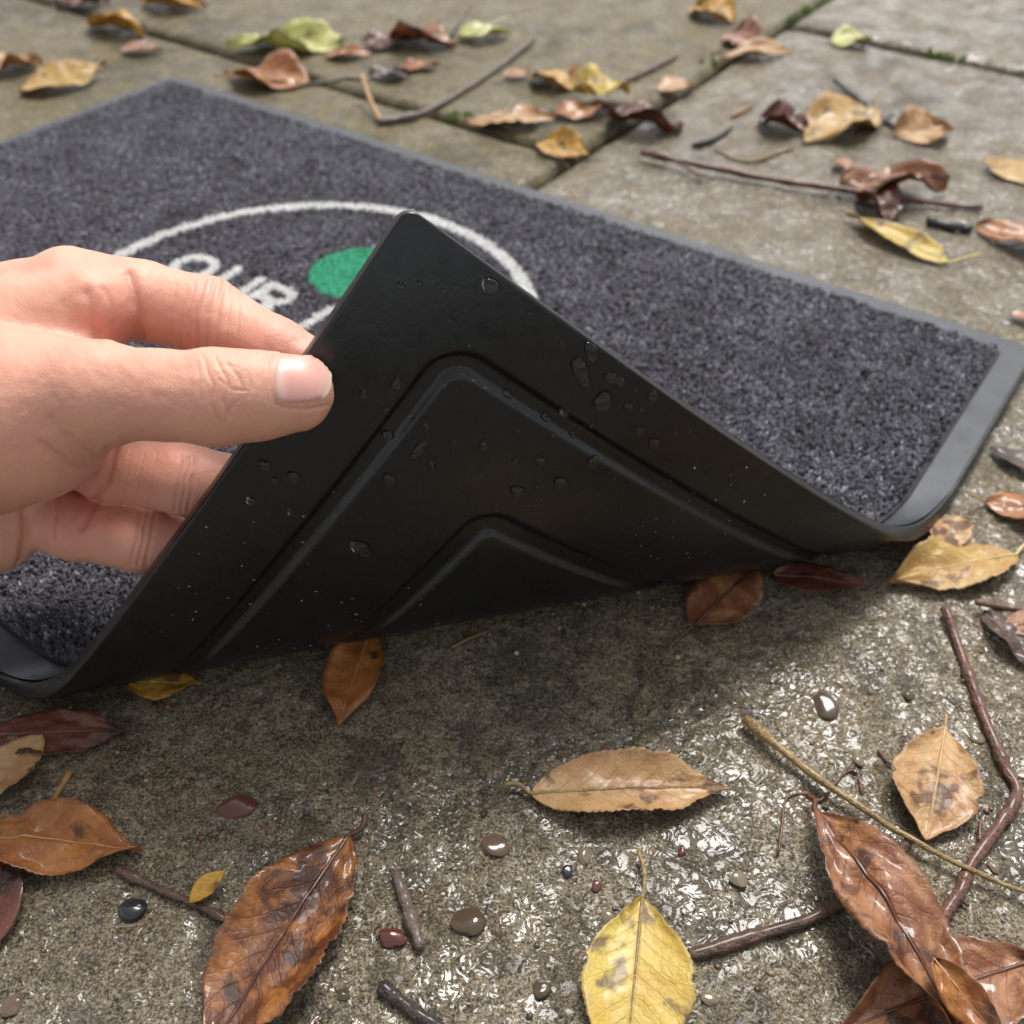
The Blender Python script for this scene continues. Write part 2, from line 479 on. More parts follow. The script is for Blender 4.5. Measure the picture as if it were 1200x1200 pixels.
pavement_v = ab(np.array([-6, 6, 6, -6.]), np.array([-8, -8, 4, 4.]), np.full(4, -0.0125))
pavement = mobj('pavement', mesh_np('joint_bed', pavement_v, [[0, 1, 2, 3]], M_JOINT, False))
tag(pavement, kind='structure')

GAP = 0.0028
def slab(a0, a1, b0, b1, mat, dense=None, coarse=0.012, dz=0.0):
    if dense: ga = graded(a0, a1, dense[0], dense[1], dense[4], coarse); gb = graded(b0, b1, dense[2], dense[3], dense[4], coarse)
    else:
        ga = np.arange(a0, a1 + coarse * .5, coarse); gb = np.arange(b0, b1 + coarse * .5, coarse)
    A, B = np.meshgrid(ga, gb, indexing='ij')
    ca = np.gradient(ga)[:, None] + 0 * B; cb = np.gradient(gb)[None] + 0 * A
    P = ab(A, B)
    h, wet, agg = ground_height(P[..., 0], P[..., 1], np.maximum(ca, cb))
    de = np.minimum(np.minimum(A - a0, a1 - A), np.minimum(B - b0, b1 - B))
    h = h - 0.0055 * (1 - np.clip(de / 0.006, 0, 1)) ** 2 * (0.6 + 0.8 * vnoise(P[..., 0], P[..., 1], 0.008, 5)) + dz
    wob = (vnoise(P[..., 0], P[..., 1], 0.02, 7) - 0.5) * 0.004 * (de < 0.003)
    P[..., 2] = h
    P = P + wob[..., None] * (ME + MN)
    nu, nv = A.shape
    V = P.reshape(-1, 3)
    F = grid_faces(nu, nv, flip=True)
    # skirt down into the joint
    ring = np.concatenate([np.arange(nv), np.arange(1, nu) * nv + nv - 1, (nu - 1) * nv + np.arange(nv - 2, -1, -1), np.arange(nu - 2, 0, -1) * nv])
    low = V[ring].copy(); low[:, 2] = -0.02
    n0 = len(V); V2 = np.concatenate([V, low])
    k = len(ring); i = np.arange(k); j = (i + 1) % k
    F2 = np.stack([ring[i], n0 + i, n0 + j, ring[j]], 1)[:, ::-1]
    at = {'wet': np.concatenate([wet.ravel(), np.zeros(k)]), 'agg': np.concatenate([agg.ravel(), np.full(k, .5)])}
    # orientation check
    me = mesh_np('paving_slab', V2, np.concatenate([F, F2]), mat, True, at)
    if me.polygons[0].normal.z < 0: me.flip_normals()
    return mobj('paving_slab', me, pavement)

AJ, BJ, CJ = 0.298, -0.068, -0.380
slab(AJ + GAP, 1.12, CJ + GAP, 0.80, M_STONE_GREY, (0.405, 0.735, 0.10, 0.475, 0.00068), 0.010)
slab(AJ + GAP, 1.30, -1.22, CJ - GAP, M_STONE_GREY, (AJ + .02, 0.62, -0.60, CJ - .012, 0.0035), 0.02, 0.001)
slab(-0.62, AJ - GAP, BJ + GAP, 0.80, M_STONE_OLIVE, (-0.12, 0.28, BJ + .01, 0.05, 0.0028), 0.012, -0.0006)
slab(-0.62, AJ - GAP, -0.90, BJ - GAP, M_STONE_OLIVE, (-0.15, 0.285, -0.34, BJ - .01, 0.0028), 0.014, 0.0)
for (a0, a1, b0, b1, m_) in ((-1.5, -0.62 - 2 * GAP, -0.66, 0.8, M_STONE_OLIVE), (-1.5, -0.3, -1.9, -0.90 - 2 * GAP, M_STONE_OLIVE),
                             (-0.3 + 2 * GAP, AJ - GAP, -1.9, -0.90 - 2 * GAP, M_STONE_OLIVE), (AJ + GAP, 1.30, -2.3, -1.22 - 2 * GAP, M_STONE_GREY),
                             (1.12 + 2 * GAP, 2.0, CJ + GAP, 0.8, M_STONE_GREY), (1.30 + 2 * GAP, 2.3, -1.5, CJ - GAP, M_STONE_GREY),
                             (0.0, 1.0, 0.80 + 2 * GAP, 1.7, M_STONE_GREY), (-1.0, -2 * GAP, 0.80 + 2 * GAP, 1.7, M_STONE_OLIVE)):
    slab(a0, a1, b0, b1, m_, None, 0.02)

def moss_patch(px0, px1, n, label):
    p0, p1 = gp(*px0), gp(*px1)
    bm = bmesh.new()
    for i in range(n):
        t = random.random(); c = p0 + (p1 - p0) * t
        r = random.uniform(.0012, .0028)
        mtx = Matrix.Translation((c[0] + random.gauss(0, .0022), c[1] + random.gauss(0, .0022), -0.004 + random.uniform(0, .004))) @ Matrix.Diagonal((r, r, r * 1.3, 1))
        bmesh.ops.create_icosphere(bm, subdivisions=1, radius=1, matrix=mtx)
    for v in bm.verts: v.co += Vector((random.gauss(0, .0005), random.gauss(0, .0005), random.gauss(0, .0005)))
    me = bpy.data.meshes.new('moss'); bm.to_mesh(me); bm.free(); me.materials.append(M_MOSS)
    tag(mobj('moss', me), label, 'moss', kind='stuff')
moss_patch((925, 22), (975, 0), 60, 'green moss in the paving joint running away between the two grey slabs')
moss_patch((1085, 61), (1130, 69), 50, 'green moss in the cross joint beside the small pale yellow leaf')
moss_patch((828, 72), (840, 62), 20, 'tuft of green moss in the joint beside the pinkish curled leaf')
moss_patch((525, 135), (560, 137), 26, 'green moss in the joint beside the lobed tan leaf')

# ------------------------------------------------------------------ the mat: a sheet bent up at one corner
W_, SL, SR, BR_, BTH, BK, BT2, BR2 = MB_, 0.228006, 0.270498, 0.028741, 1.435011, 3.8, -0.111197, 0.146145
M_R = MF + MA * ME
M_NC = M_R + W_ * MN                                       # where the lifted corner would lie flat
FA = M_NC - SL * ME; FB = M_NC - SR * MN
FAX = (FB - FA) / np.linalg.norm(FB - FA)
FM = np.array([FAX[1], -FAX[0], 0.0])
if FM @ (M_NC - FA) < 0: FM = -FM
Z0 = 0.0022                                               # the mat lies on the high grains of the stone

def bend(a, b, t):
    """flat mat coordinates (a, b) and height t above the underside -> place and surface normal"""
    a = np.asarray(a, float).ravel(); b = np.asarray(b, float).ravel(); t = np.broadcast_to(np.asarray(t, float).ravel(), a.shape)
    P = ab(a, b)
    q = (P - FA) @ FM; s = (P - FA) @ FAX
    sn = (s - .16) / .16
    th = BTH + BT2 * sn; r = np.clip(BR_ * (1 + BR2 * sn), .006, .1)
    qc = np.clip(q, 0, None)
    phi = np.minimum(qc / r, th)
    x = np.where(q < 0, q, r * np.sin(phi)); z = np.where(q < 0, 0, r * (1 - np.cos(phi)))
    ex = np.clip(q - r * th, 0, None)
    x = x + (np.sin(th + BK * ex) - np.sin(th)) / BK; z = z + (-np.cos(th + BK * ex) + np.cos(th)) / BK
    ph = phi + BK * ex
    nrm = -np.sin(ph)[:, None] * FM + np.cos(ph)[:, None] * np.array([0, 0, 1.0])
    pos = FA + s[:, None] * FAX + x[:, None] * FM + z[:, None] * np.array([0, 0, 1.0]) + t[:, None] * nrm
    pos[:, 2] += Z0 - 0.0022 * sstep(0.0, 0.06, q)          # keeps the fitted place of the flap
    return pos, nrm

def rdist(x, y, rho):
    inside = np.minimum(x, y)
    return np.where((x < rho) & (y < rho), rho - np.hypot(rho - np.minimum(x, rho), rho - np.minimum(y, rho)), inside)

def relief(a, b):
    """moulded channels in the underside, following the edges (metres pressed in, positive = deeper)"""
    dr = np.minimum(MA - a, a); df = np.minimum(MB_ - b, b) - 0.006
    s1 = rdist(dr - 0.0200, df - 0.0195, 0.013)
    s2 = rdist(dr - 0.0575, df - 0.0590, 0.011)
    def ch(s, wd): return sstep(-0.0006, 0.0026, s) * (1 - sstep(wd - 0.0013, wd, s))
    lip = lambda s, c: np.exp(-((s - c) / 0.0011) ** 2)
    return 0.0021 * ch(s1, 0.0072) + 0.0021 * ch(s2, 0.0088) 

def round_corner(a, b, rc=0.0038):
    a = a.copy(); b = b.copy()
    for sa in (0, 1):
        for sb in (0, 1):
            da = a if sa == 0 else MA - a; db = b if sb == 0 else MB_ - b
            m = (da < rc) & (db < rc)
            s = (rc - da) / rc; t = (rc - db) / rc
            f = np.where(m, np.maximum(s, t) / np.maximum(np.hypot(s, t), 1e-9), 1)
            na = rc - s * f * rc; nb = rc - t * f * rc
            a = np.where(m, na if sa == 0 else MA - na, a); b = np.where(m, nb if sb == 0 else MB_ - nb, b)
    return a, b

RUB_T = 0.0056
door_mat = empty('door_mat', tuple(ab(MA / 2, MB_ / 2)))
tag(door_mat, 'charcoal carpet door mat with black rubber back, one corner folded up by the hand', 'door mat')
def mat_child(name, me):
    o = mobj(name, me); o.parent = door_mat
    o.matrix_parent_inverse = Matrix.Translation(-Vector(door_mat.location)); return o

def rubber_backing():
    ga = graded(0, MA, 0.40, MA - 0.0005, 0.0008, 0.012); gb = graded(0, MB_, 0.10, MB_ - 0.0005, 0.0008, 0.012)
    ga = np.unique(np.concatenate([ga, [0.0006, 0.0014, MA - 0.0005, MA - .0013]])); gb = np.unique(np.concatenate([gb, [0.0006, .0014, MB_ - 0.0005, MB_ - .0013]]))
    A, B = np.meshgrid(ga, gb, indexing='ij'); nu, nv = A.shape
    de = np.minimum(np.minimum(A, MA - A), np.minimum(B, MB_ - B))
    A2, B2 = round_corner(A, B)
    rnd = 0.0007 * (1 - np.sqrt(np.clip(1 - (1 - np.clip(de / .0007, 0, 1)) ** 2, 0, 1)))
    wav = 0.0005 * (vnoise(A, B, 0.05, 3) - .5)
    bot, _ = bend(A2, B2, relief(A, B) + rnd + wav)
    top, _ = bend(A2, B2, RUB_T - rnd * 1.2 + wav)
    n0 = len(bot)
    V = np.concatenate([bot, top])
    ring = np.concatenate([np.arange(nv), np.arange(1, nu) * nv + nv - 1, (nu - 1) * nv + np.arange(nv - 2, -1, -1), np.arange(nu - 2, 0, -1) * nv])
    k = len(ring); i = np.arange(k); j = (i + 1) % k
    side = np.stack([ring[i], ring[j], ring[j] + n0, ring[i] + n0], 1)
    F = np.concatenate([grid_faces(nu, nv), grid_faces(nu, nv, n0, True), side])
    me = mesh_np('rubber_backing', V, F, M_RUBBER)
    bm = bmesh.new(); bm.from_mesh(me); bmesh.ops.recalc_face_normals(bm, faces=bm.faces); bm.to_mesh(me); bm.free()
    return mat_child('rubber_backing', me)
rubber_backing()

BORDER = 0.0150
def rim():
    """smooth grey rubber rim on the top side round the carpet"""
    out = []
    ga = graded(0.0016, MA - 0.0016, 0.36, MA - 0.0018, 0.0022, 0.012); gb = graded(0.0016, MB_ - 0.0016, 0.08, MB_ - 0.0018, 0.0022, 0.012)
    Vs, Fs, n = [], [], 0
    def strip(A, B):
        nonlocal n
        A2, B2 = round_corner(A, B, 0.0033)
        p, _ = bend(A2, B2, RUB_T + 0.00055)
        # thin turned-down edges come from the backing's own rounding
        Vs.append(p); Fs.append(grid_faces(*A.shape, n)); n += len(p)
    w = np.linspace(0.0016, BORDER + .002, 8)
    A, B = np.meshgrid(ga, w, indexing='ij'); strip(A, B)
    A, B = np.meshgrid(ga, MB_ - w[::-1], indexing='ij'); strip(A, B)
    gb2 = np.concatenate([[BORDER + .002], gb[(gb > BORDER + .0022) & (gb < MB_ - BORDER - .0022)], [MB_ - BORDER - .002]])
    A, B = np.meshgrid(w, gb2, indexing='ij'); strip(A, B)
    A, B = np.meshgrid(MA - w[::-1], gb2, indexing='ij'); strip(A, B)
    me = mesh_np('rim', np.concatenate(Vs), np.concatenate(Fs), M_RIM)
    return mat_child('rim', me)
rim()

# ---- pile: little leaning tufts, every one set square on the bent sheet
LCX, LCY, LR, LRW = 0.2985, 0.1823, 0.1135, 0.0070
DA, DB = 0.0036, 0.0048
def stroke_mask(a, b, strokes, hw):
    d = np.full(a.shape, 9.0)
    for p, q in strokes:
        p = np.array(p); q = np.array(q); v = q - p
        t = np.clip(((a - p[0]) * v[0] + (b - p[1]) * v[1]) / max(v @ v, 1e-12), 0, 1)
        d = np.minimum(d, np.hypot(a - p[0] - t * v[0], b - p[1] - t * v[1]))
    return d < hw
def arc(cx, cy, rx, ry, t0, t1, n=14):
    ts = np.radians(np.linspace(t0, t1, n)); pts = [(cx + rx * math.cos(t), cy + ry * math.sin(t)) for t in ts]
    return list(zip(pts[:-1], pts[1:]))
TT, TB = 0.1630, 0.1850                                    # top and foot of the lettering (b grows towards the reader)
LETTERS = [
    arc(0.2220, (TT + TB) / 2, 0.0100, 0.0100, 0, 360, 28),                                                        # O
    [((0.2425, TT), (0.2425, TB - .008))] + arc(0.2508, TB - .008, 0.0083, 0.0083, 180, 0, 12) + [((0.2591, TT), (0.2591, TB - .008))],   # U
    [((0.2668, TT), (0.2668, TB)), ((0.2668, TT), (0.2770, TT)), ((0.2668, TT + .0110), (0.2770, TT + .0110)), ((0.2765, TT + .0110), (0.2845, TB))]
        + arc(0.2772, TT + .0055, 0.0058, 0.0055, -90, 90, 10),                                                  # R
    [((0.3056, TT), (0.3056, TB))],                                                                              # first stem of the next word
]
def tufts():
    def masks(A, B, grow):
        ring = np.abs(np.hypot(A - LCX, B - LCY) - LR) < LRW / 2 + grow
        disc = np.hypot(A - 0.2971, B - 0.1348) < 0.0242 + grow
        lid = np.full(A.size, -1)
        for i, st in enumerate(LETTERS): lid[stroke_mask(A - DA, B - DB, st, 0.0027 + grow)] = i
        return ring, disc, lid
    tri = np.array([[0, 1, 4], [0, 4, 3], [1, 2, 5], [1, 5, 4], [2, 0, 3], [2, 3, 5], [3, 4, 6], [4, 5, 6], [5, 3, 6]])
    def build(name, A, B, mat, S, lean, fat, kind, label=None):
        n = A.size
        a4 = np.repeat(A, S) + RS.normal(0, .00042 * fat, n * S); b4 = np.repeat(B, S) + RS.normal(0, .00042 * fat, n * S)
        hgt = np.repeat(RS.uniform(.0034, .0044, n) + 0.0010 * (vnoise(A, B, .006, 4) - .5), S) * RS.uniform(.8, 1.06, n * S)
        rad = RS.uniform(.00042, .00078, n * S) * fat
        la = np.repeat(RS.normal(0, lean, n), S) + RS.normal(0, lean, n * S); lb = np.repeat(RS.normal(0, lean, n), S) + RS.normal(0, lean, n * S)
        rot = RS.uniform(0, 6.28, n * S)
        cl = np.repeat(fbm(A, B, .02, 3, 2), S)                # the yarn is lighter in some places than others
        fl = np.clip(np.repeat(RS.beta(2.0, 3.6, n), S) * .5 + RS.beta(1.3, 4.0, n * S) * .7 + .32 * (cl - .45), 0, 1)
        base = RUB_T + 0.0003
        parts = []
        for k in range(3):
            ang = rot + k * 2.094
            parts.append((a4 + rad * np.cos(ang), b4 + rad * np.sin(ang), np.full(n * S, base)))
        for k in range(3):                                     # mid ring, a little fatter and leaning
            ang = rot + k * 2.094 + .4
            parts.append((a4 + la * .45 + rad * 1.3 * np.cos(ang), b4 + lb * .45 + rad * 1.3 * np.sin(ang), base + hgt * .65))
        parts.append((a4 + la, b4 + lb, base + hgt))
        pos = np.stack([bend(p[0], p[1], p[2])[0] for p in parts], 1)
        F = (np.arange(n * S) * 7)[:, None, None] + tri[None]
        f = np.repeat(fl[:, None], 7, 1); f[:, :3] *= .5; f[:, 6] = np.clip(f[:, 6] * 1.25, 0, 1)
        o = mat_child(name, mesh_np(name, pos.reshape(-1, 3), F.reshape(-1, 3), mat, True, {'fleck': f.ravel()}))
        if kind: o['kind'] = 'stuff'
        if label: o['label'] = label
    def field(sp, a0, a1, b0, b1):
        A, B = np.meshgrid(np.arange(a0, a1, sp), np.arange(b0, b1, sp), indexing='ij'); A = A.ravel(); B = B.ravel()
        return A + RS.uniform(-.5, .5, A.size) * sp, B + RS.uniform(-.5, .5, A.size) * sp
    A, B = field(0.00160, BORDER, MA - BORDER, BORDER, MB_ - BORDER)
    ring, disc, lid = masks(A, B, .0004)
    keep = ~(ring | disc | (lid >= 0))
    build('carpet_pile', A[keep], B[keep], M_PILE, 4, .0008, 1.0, True)
    A, B = field(0.00095, LCX - .122, LCX + .122, LCY - .122, LCY + .122)
    ring, disc, lid = masks(A, B, 0.0)
    build('logo_ring', A[ring], B[ring], M_PILE_W, 3, .00028, .72, False, 'white ring of pile')
    m = disc & ~ring
    build('logo_disc', A[m], B[m], M_PILE_G, 3, .00035, .72, False, 'green disc of pile')
    for i, lab in enumerate(('white pile letter O', 'white pile letter U', 'white pile letter R', 'white pile upright stroke')):
        build('letter', A[lid == i], B[lid == i], M_PILE_W, 3, .00022, .72, False, lab)
tufts()

# carpet ground under the tufts
def carpet_base():
    ga = graded(BORDER, MA - BORDER, 0.36, MA - BORDER, 0.004, 0.012); gb = graded(BORDER, MB_ - BORDER, 0.08, MB_ - BORDER, 0.004, 0.012)
    A, B = np.meshgrid(ga, gb, indexing='ij')
    p, _ = bend(A, B, RUB_T + 0.0014)
    mat_child('carpet_backing', mesh_np('carpet_backing', p, grid_faces(*A.shape), M_PILE, True, {'fleck': np.full(len(p), .05)}))
carpet_base()

# ------------------------------------------------------------------ water drops on the lifted underside
_iu = np.linspace(0, .24, 361)
_IU, _IV = np.meshgrid(_iu, _iu)
_IA, _IB = MA - _IU.ravel(), MB_ - _IV.ravel()
_IP, _IN = bend(_IA, _IB, 0.0)
_IS = proj(_IP); _bad = (_IP[:, 2] < 0.006) * 1e6
def on_flap(px, py):
    i = int(np.argmin((_IS[:, 0] - px) ** 2 + (_IS[:, 1] - py) ** 2 + _bad)); return _IA[i], _IB[i]

def drop_mesh(seed, el):
    r = np.random.RandomState(seed); nu, nv = 18, 9
    V = [(0, 0, .8)]; F = []
    ph = r.uniform(0, 6.28, 3)
    for j in range(1, nv + 1):
        t = j / nv * math.pi / 2
        for i in range(nu):
            an = i / nu * 2 * math.pi
            k = 1 + .10 * math.sin(2 * an + ph[0]) + .07 * math.sin(3 * an + ph[1])
            x, y = math.cos(an) * math.sin(t) * k, math.sin(an) * math.sin(t) * k
            y *= el; y -= 0.25 * (el - 1) * (1 - abs(y) / el) * 0
            V.append((x * (1 - .12 * (y / el) * (el - 1)), y, .8 * math.cos(t) - .04 * (j == nv)))
    V.append((0, 0, -.06)); last = len(V) - 1
    tri = []
    for i in range(nu): tri.append((0, 1 + i, 1 + (i + 1) % nu))
    for j in range(nv - 1):
        for i in range(nu):
            p = 1 + j * nu + i; q = 1 + j * nu + (i + 1) % nu
            tri += [(p, p + nu, q + nu), (p, q + nu, q)]
    for i in range(nu): tri.append((1 + (nv - 1) * nu + i, last, 1 + (nv - 1) * nu + (i + 1) % nu))
    return np.array(V), np.array(tri)
DROPS = [mesh_np('water_drop', *drop_mesh(i, e), M_WATER) for i, e in enumerate((1.0, 1.15, 1.3, 1.6, 2.1))]
DROP_PX = [(574, 334, 10, 0), (681, 434, 10, 4), (706, 470, 12, 1), (717, 442, 8, 1), (692, 412, 8, 3), (737, 477, 6, 1), (728, 446, 7, 0), (764, 464, 7, 2),
 (766, 520, 7, 1), (749, 506, 6, 1), (596, 468, 6, 2), (663, 485, 7, 1), (642, 494, 6, 2), (673, 513, 5, 2), (695, 540, 8, 2), (566, 521, 6, 1), (634, 540, 7, 0),
 (657, 564, 9, 0), (606, 576, 9, 1), (630, 571, 4, 0), (456, 515, 7, 1), (456, 560, 8, 1), (492, 525, 7, 4), (422, 642, 10, 3), (465, 448, 6, 2), (453, 480, 4, 1),
 (500, 500, 4, 2), (484, 489, 4, 0), (532, 518, 4, 2), (421, 566, 4, 1), (521, 451, 3, 0), (554, 447, 3, 0), (569, 454, 3, 1), (490, 571, 3, 2), (469, 336, 4, 1),
 (492, 331, 3, 0), (520, 341, 3, 1), (534, 337, 3, 0), (658, 402, 3, 1), (790, 506, 4, 0), (808, 506, 3, 0), (605, 540, 4, 1), (637, 589, 3, 0), (718, 562, 3, 2),
 (607, 505, 3, 1), (647, 510, 4, 1), (695, 498, 4, 1), (752, 482, 4, 1), (745, 456, 4, 0), (310, 544, 7, 1), (343, 560, 8, 1), (322, 562, 5, 1), (294, 587, 5, 2),
 (357, 604, 3, 0), (397, 602, 3, 0), (392, 581, 3, 1), (426, 461, 5, 2), (340, 600, 4, 3), (476, 529, 3, 0), (506, 545, 5, 3), (550, 405, 3, 0), (620, 366, 3, 0)]
def put_drop(a, b, r, var, tilt, small=False):
    p, nrm = bend([a], [b], [relief(np.array([a]), np.array([b]))[0] + 0.00004]); p = p[0]; n = Vector(-nrm[0])
    yd = Vector((0, 0, -1)); yd = (yd - n * yd.dot(n)).normalized(); xd = yd.cross(n)
    R = Matrix((xd, yd, n)).transposed().to_4x4()
    return Matrix.Translation(Vector(p)) @ R @ Matrix.Rotation(tilt, 4, 'Z') @ Matrix.Diagonal((r, r, r, 1))
for (x, y, rp, var) in DROP_PX:
    a, b = on_flap(x, y)
    o = mobj('water_drop', DROPS[var]); o.matrix_world = put_drop(a, b, rp * .00023, var, random.gauss(0, .35))
    big = rp >= 6
    tag(o, 'large clear water drop clinging to the black underside of the lifted corner' if big else 'small clear water drop on the black underside of the lifted corner',
        'water drop', 'large drops on the mat underside' if big else 'small drops on the mat underside')
def fine_drops():
    V, T = drop_mesh(9, 1.1); Vs = []; Fs = []; n = 0
    for i in range(210):
        u, v = (RS.uniform(.01, .15), RS.uniform(.004, .13)) if i % 3 else (RS.uniform(.004, .05), RS.uniform(.01, .15))
        if (MA - u, MB_ - v) is None: continue
        M_ = np.array(put_drop(MA - u, MB_ - v, RS.choice([.00018, .00028, .0004], p=[.55, .33, .12]), 0, RS.uniform(0, 6)))
        Vs.append(V @ M_[:3, :3].T + M_[:3, 3]); Fs.append(T + n); n += len(V)
    tag(mobj('fine_spray', mesh_np('fine_spray', np.concatenate(Vs), np.concatenate(Fs), M_WATER)), 'fine spray of tiny droplets over the black rubber underside', 'water spray', kind='stuff')
fine_drops()
for i, (x, y, rp) in enumerate(((820, 832, 13), (786, 844, 11), (838, 815, 12), (745, 775, 5), (600, 857, 6), (560, 825, 4), (1003, 905, 8), (690, 855, 9))):
    p = gp(x, y); h = float(ground_height(np.array([p[0]]), np.array([p[1]]), np.array([.0007]))[0][0])
    o = mobj('water_bead', DROPS[i % 3]); o.location = (p[0], p[1], h + .00005); r = rp * .00025; o.scale = (r, r * .9, r * .55); o.rotation_euler = (0, 0, i)
    tag(o, 'flat bead of rain water lying on the wet stone in front of the mat', 'water bead', 'beads of water on the stone')

# ------------------------------------------------------------------ the hand: one continuous surface grown from a distance field
def PX(x, y, d): return pd(x, y, d)
def rp(px, d): return px * d / FPX
def cone(a, b):
    (pa, ra), (pb, rb) = a, b
    return (np.array(pa), np.array(pb), ra, rb)
def J(x, y, d, r): return (PX(x, y, d), rp(r, d))
TH = [J(346, 461, .2490, 45), J(300, 464, .2480, 49), J(252, 467, .2480, 54), J(185, 463, .2495, 50), J(112, 462, .2545, 61), J(-20, 492, .2680, 110)]
IX = [J(85, 347, .2860, 58), J(165, 352, .2860, 45), J(243, 371, .2850, 44), J(322, 411, .2775, 38), J(392, 447, .2765, 34)]
MI = [J(40, 505, .3020, 48), J(130, 545, .2960, 42), J(215, 561, .2890, 42), J(290, 572, .2895, 36), J(345, 572, .2900, 32)]
RI = [J(10, 590, .3080, 44), J(90, 618, .3020, 38), J(165, 631, .2960, 38), J(240, 648, .2990, 33), J(290, 648, .3010, 30)]
LI = [J(-20, 600, .3200, 42), J(60, 600, .3240, 34), J(120, 590, .3200, 31), J(165, 590, .3140, 28)]
PALM = [(J(85, 350, .2880, 55), J(-170, 425, .3080, 85)), (J(95, 420, .2760, 44), J(-20, 430, .2840, 82)), (J(35, 500, .2640, 84), J(-120, 500, .2780, 112)),
        (J(28, 556, .3060, 66), J(-110, 560, .3040, 110)), (J(-22, 604, .3020, 72), J(-150, 570, .3050, 95)), (J(110, 362, .2775, 51), J(40, 390, .2800, 70)),
        (J(-150, 480, .2930, 125), J(-420, 500, .3120, 118)), (J(-170, 500, .3080, 110), J(-420, 520, .3300, 112)), (J(-420, 510, .3210, 128), J(-620, 520, .3400, 140))]

def sd_cone(X, c):
    (pa, ra), (pb, rb) = c
    ba = pb - pa; pa_ = X - pa
    h = np.clip((pa_ @ ba) / (ba @ ba), 0, 1)
    return np.linalg.norm(pa_ - h[:, None] * ba, axis=1) - (ra + (rb - ra) * h)
def smin(a, b, k):
    k = k * 1.5
    h = np.maximum(k - np.abs(a - b), 0) / k
    return np.minimum(a, b) - h * h * h * k / 6
def chain(X, js, k):
    d = None
    for p, q in zip(js[:-1], js[1:]):
        e_ = sd_cone(X, (p, q)); d = e_ if d is None else smin(d, e_, k)
    return d
def hand_sdf(X):
    palm = None
    for i, c in enumerate(PALM):
        e_ = sd_cone(X, c); palm = e_ if palm is None else smin(palm, e_, .0035 if i == 5 else .007)
    th = smin(chain(X, TH, .004), palm, .007)
    out = th
    for js, kk in ((IX, .0024), (MI, .0016), (RI, .0015), (LI, .0015)):
        out = smin(out, chain(X, js, .0025), kk)
    return out

def surface_nets(lo, hi, h):
    n = np.ceil((hi - lo) / h).astype(int) + 1
    xs = [lo[i] + np.arange(n[i]) * h for i in range(3)]
    D = np.empty(tuple(n), np.float32)
    cb = 8                                               # coarse pass finds the blocks that hold the surface
    YY, ZZ = np.meshgrid(xs[1], xs[2], indexing='ij')
    yz = np.stack([YY.ravel(), ZZ.ravel()], 1)
    cx = [np.arange(0, m, cb) for m in n]
    CX, CY, CZ = np.meshgrid(*[xs[i][cx[i]] + h * cb / 2 for i in range(3)], indexing='ij')
    cd = hand_sdf(np.stack([CX.ravel(), CY.ravel(), CZ.ravel()], 1)).reshape(CX.shape)
    D[:] = np.repeat(np.repeat(np.repeat(cd, cb, 0), cb, 1), cb, 2)[:n[0], :n[1], :n[2]]
    near = np.argwhere(np.abs(cd) < h * cb * 1.15)
    o = np.stack(np.meshgrid(*[np.arange(cb)] * 3, indexing='ij'), -1).reshape(-1, 3)
    for s in range(0, len(near), 400):
        I = (near[s:s + 400, None] * cb + o[None]).reshape(-1, 3)
        I = I[(I < n).all(1)]
        D[I[:, 0], I[:, 1], I[:, 2]] = hand_sdf(lo + I * h)
    for ax in range(3):                                  # close the far end of the forearm
        e_ = [slice(None)] * 3
        for k_ in (0, -1): e_[ax] = k_; D[tuple(e_)] = np.maximum(D[tuple(e_)], h)
    neg = D < 0
    c = [neg[i:n[0] - 1 + i, j:n[1] - 1 + j, k:n[2] - 1 + k] for i in (0, 1) for j in (0, 1) for k in (0, 1)]
    cnt = sum(x.astype(np.int8) for x in c)
    cells = np.argwhere((cnt > 0) & (cnt < 8))
    vid = np.full(tuple(n - 1), -1, np.int32); vid[cells[:, 0], cells[:, 1], cells[:, 2]] = np.arange(len(cells))
    acc = np.zeros((len(cells), 3)); num = np.zeros(len(cells))
    corner = np.array([(i, j, k) for i in (0, 1) for j in (0, 1) for k in (0, 1)])
    for a in range(8):
        for b in range(a + 1, 8):
            if np.abs(corner[a] - corner[b]).sum() != 1: continue
            da = D[tuple((cells + corner[a]).T)]; db = D[tuple((cells + corner[b]).T)]
            m = (da < 0) != (db < 0)
            t = np.where(m, da / np.where(m, da - db, 1), 0)
            acc += np.where(m[:, None], corner[a] + t[:, None] * (corner[b] - corner[a]), 0); num += m
    V = lo + (cells + acc / num[:, None]) * h
    Fs = []
    for ax in range(3):
        u, v = (ax + 1) % 3, (ax + 2) % 3
        sl0 = [slice(1, n[i] - 1) for i in range(3)]; sl1 = list(sl0); sl0[ax] = slice(0, n[ax] - 1); sl1[ax] = slice(1, n[ax])
        a0, a1 = neg[tuple(sl0)], neg[tuple(sl1)]
        E_ = np.argwhere(a0 != a1)
        off = np.ones(3, int); off[ax] = 0
        E_ = E_ + off
        sgn = neg[tuple(E_.T)]
        q = []
        for (du, dv) in ((0, 0), (-1, 0), (-1, -1), (0, -1)):
            c_ = E_.copy(); c_[:, u] += du; c_[:, v] += dv; q.append(vid[tuple(c_.T)])
        q = np.stack(q, 1); q[~sgn] = q[~sgn][:, ::-1]
        Fs.append(q)
    return V, np.concatenate(Fs)

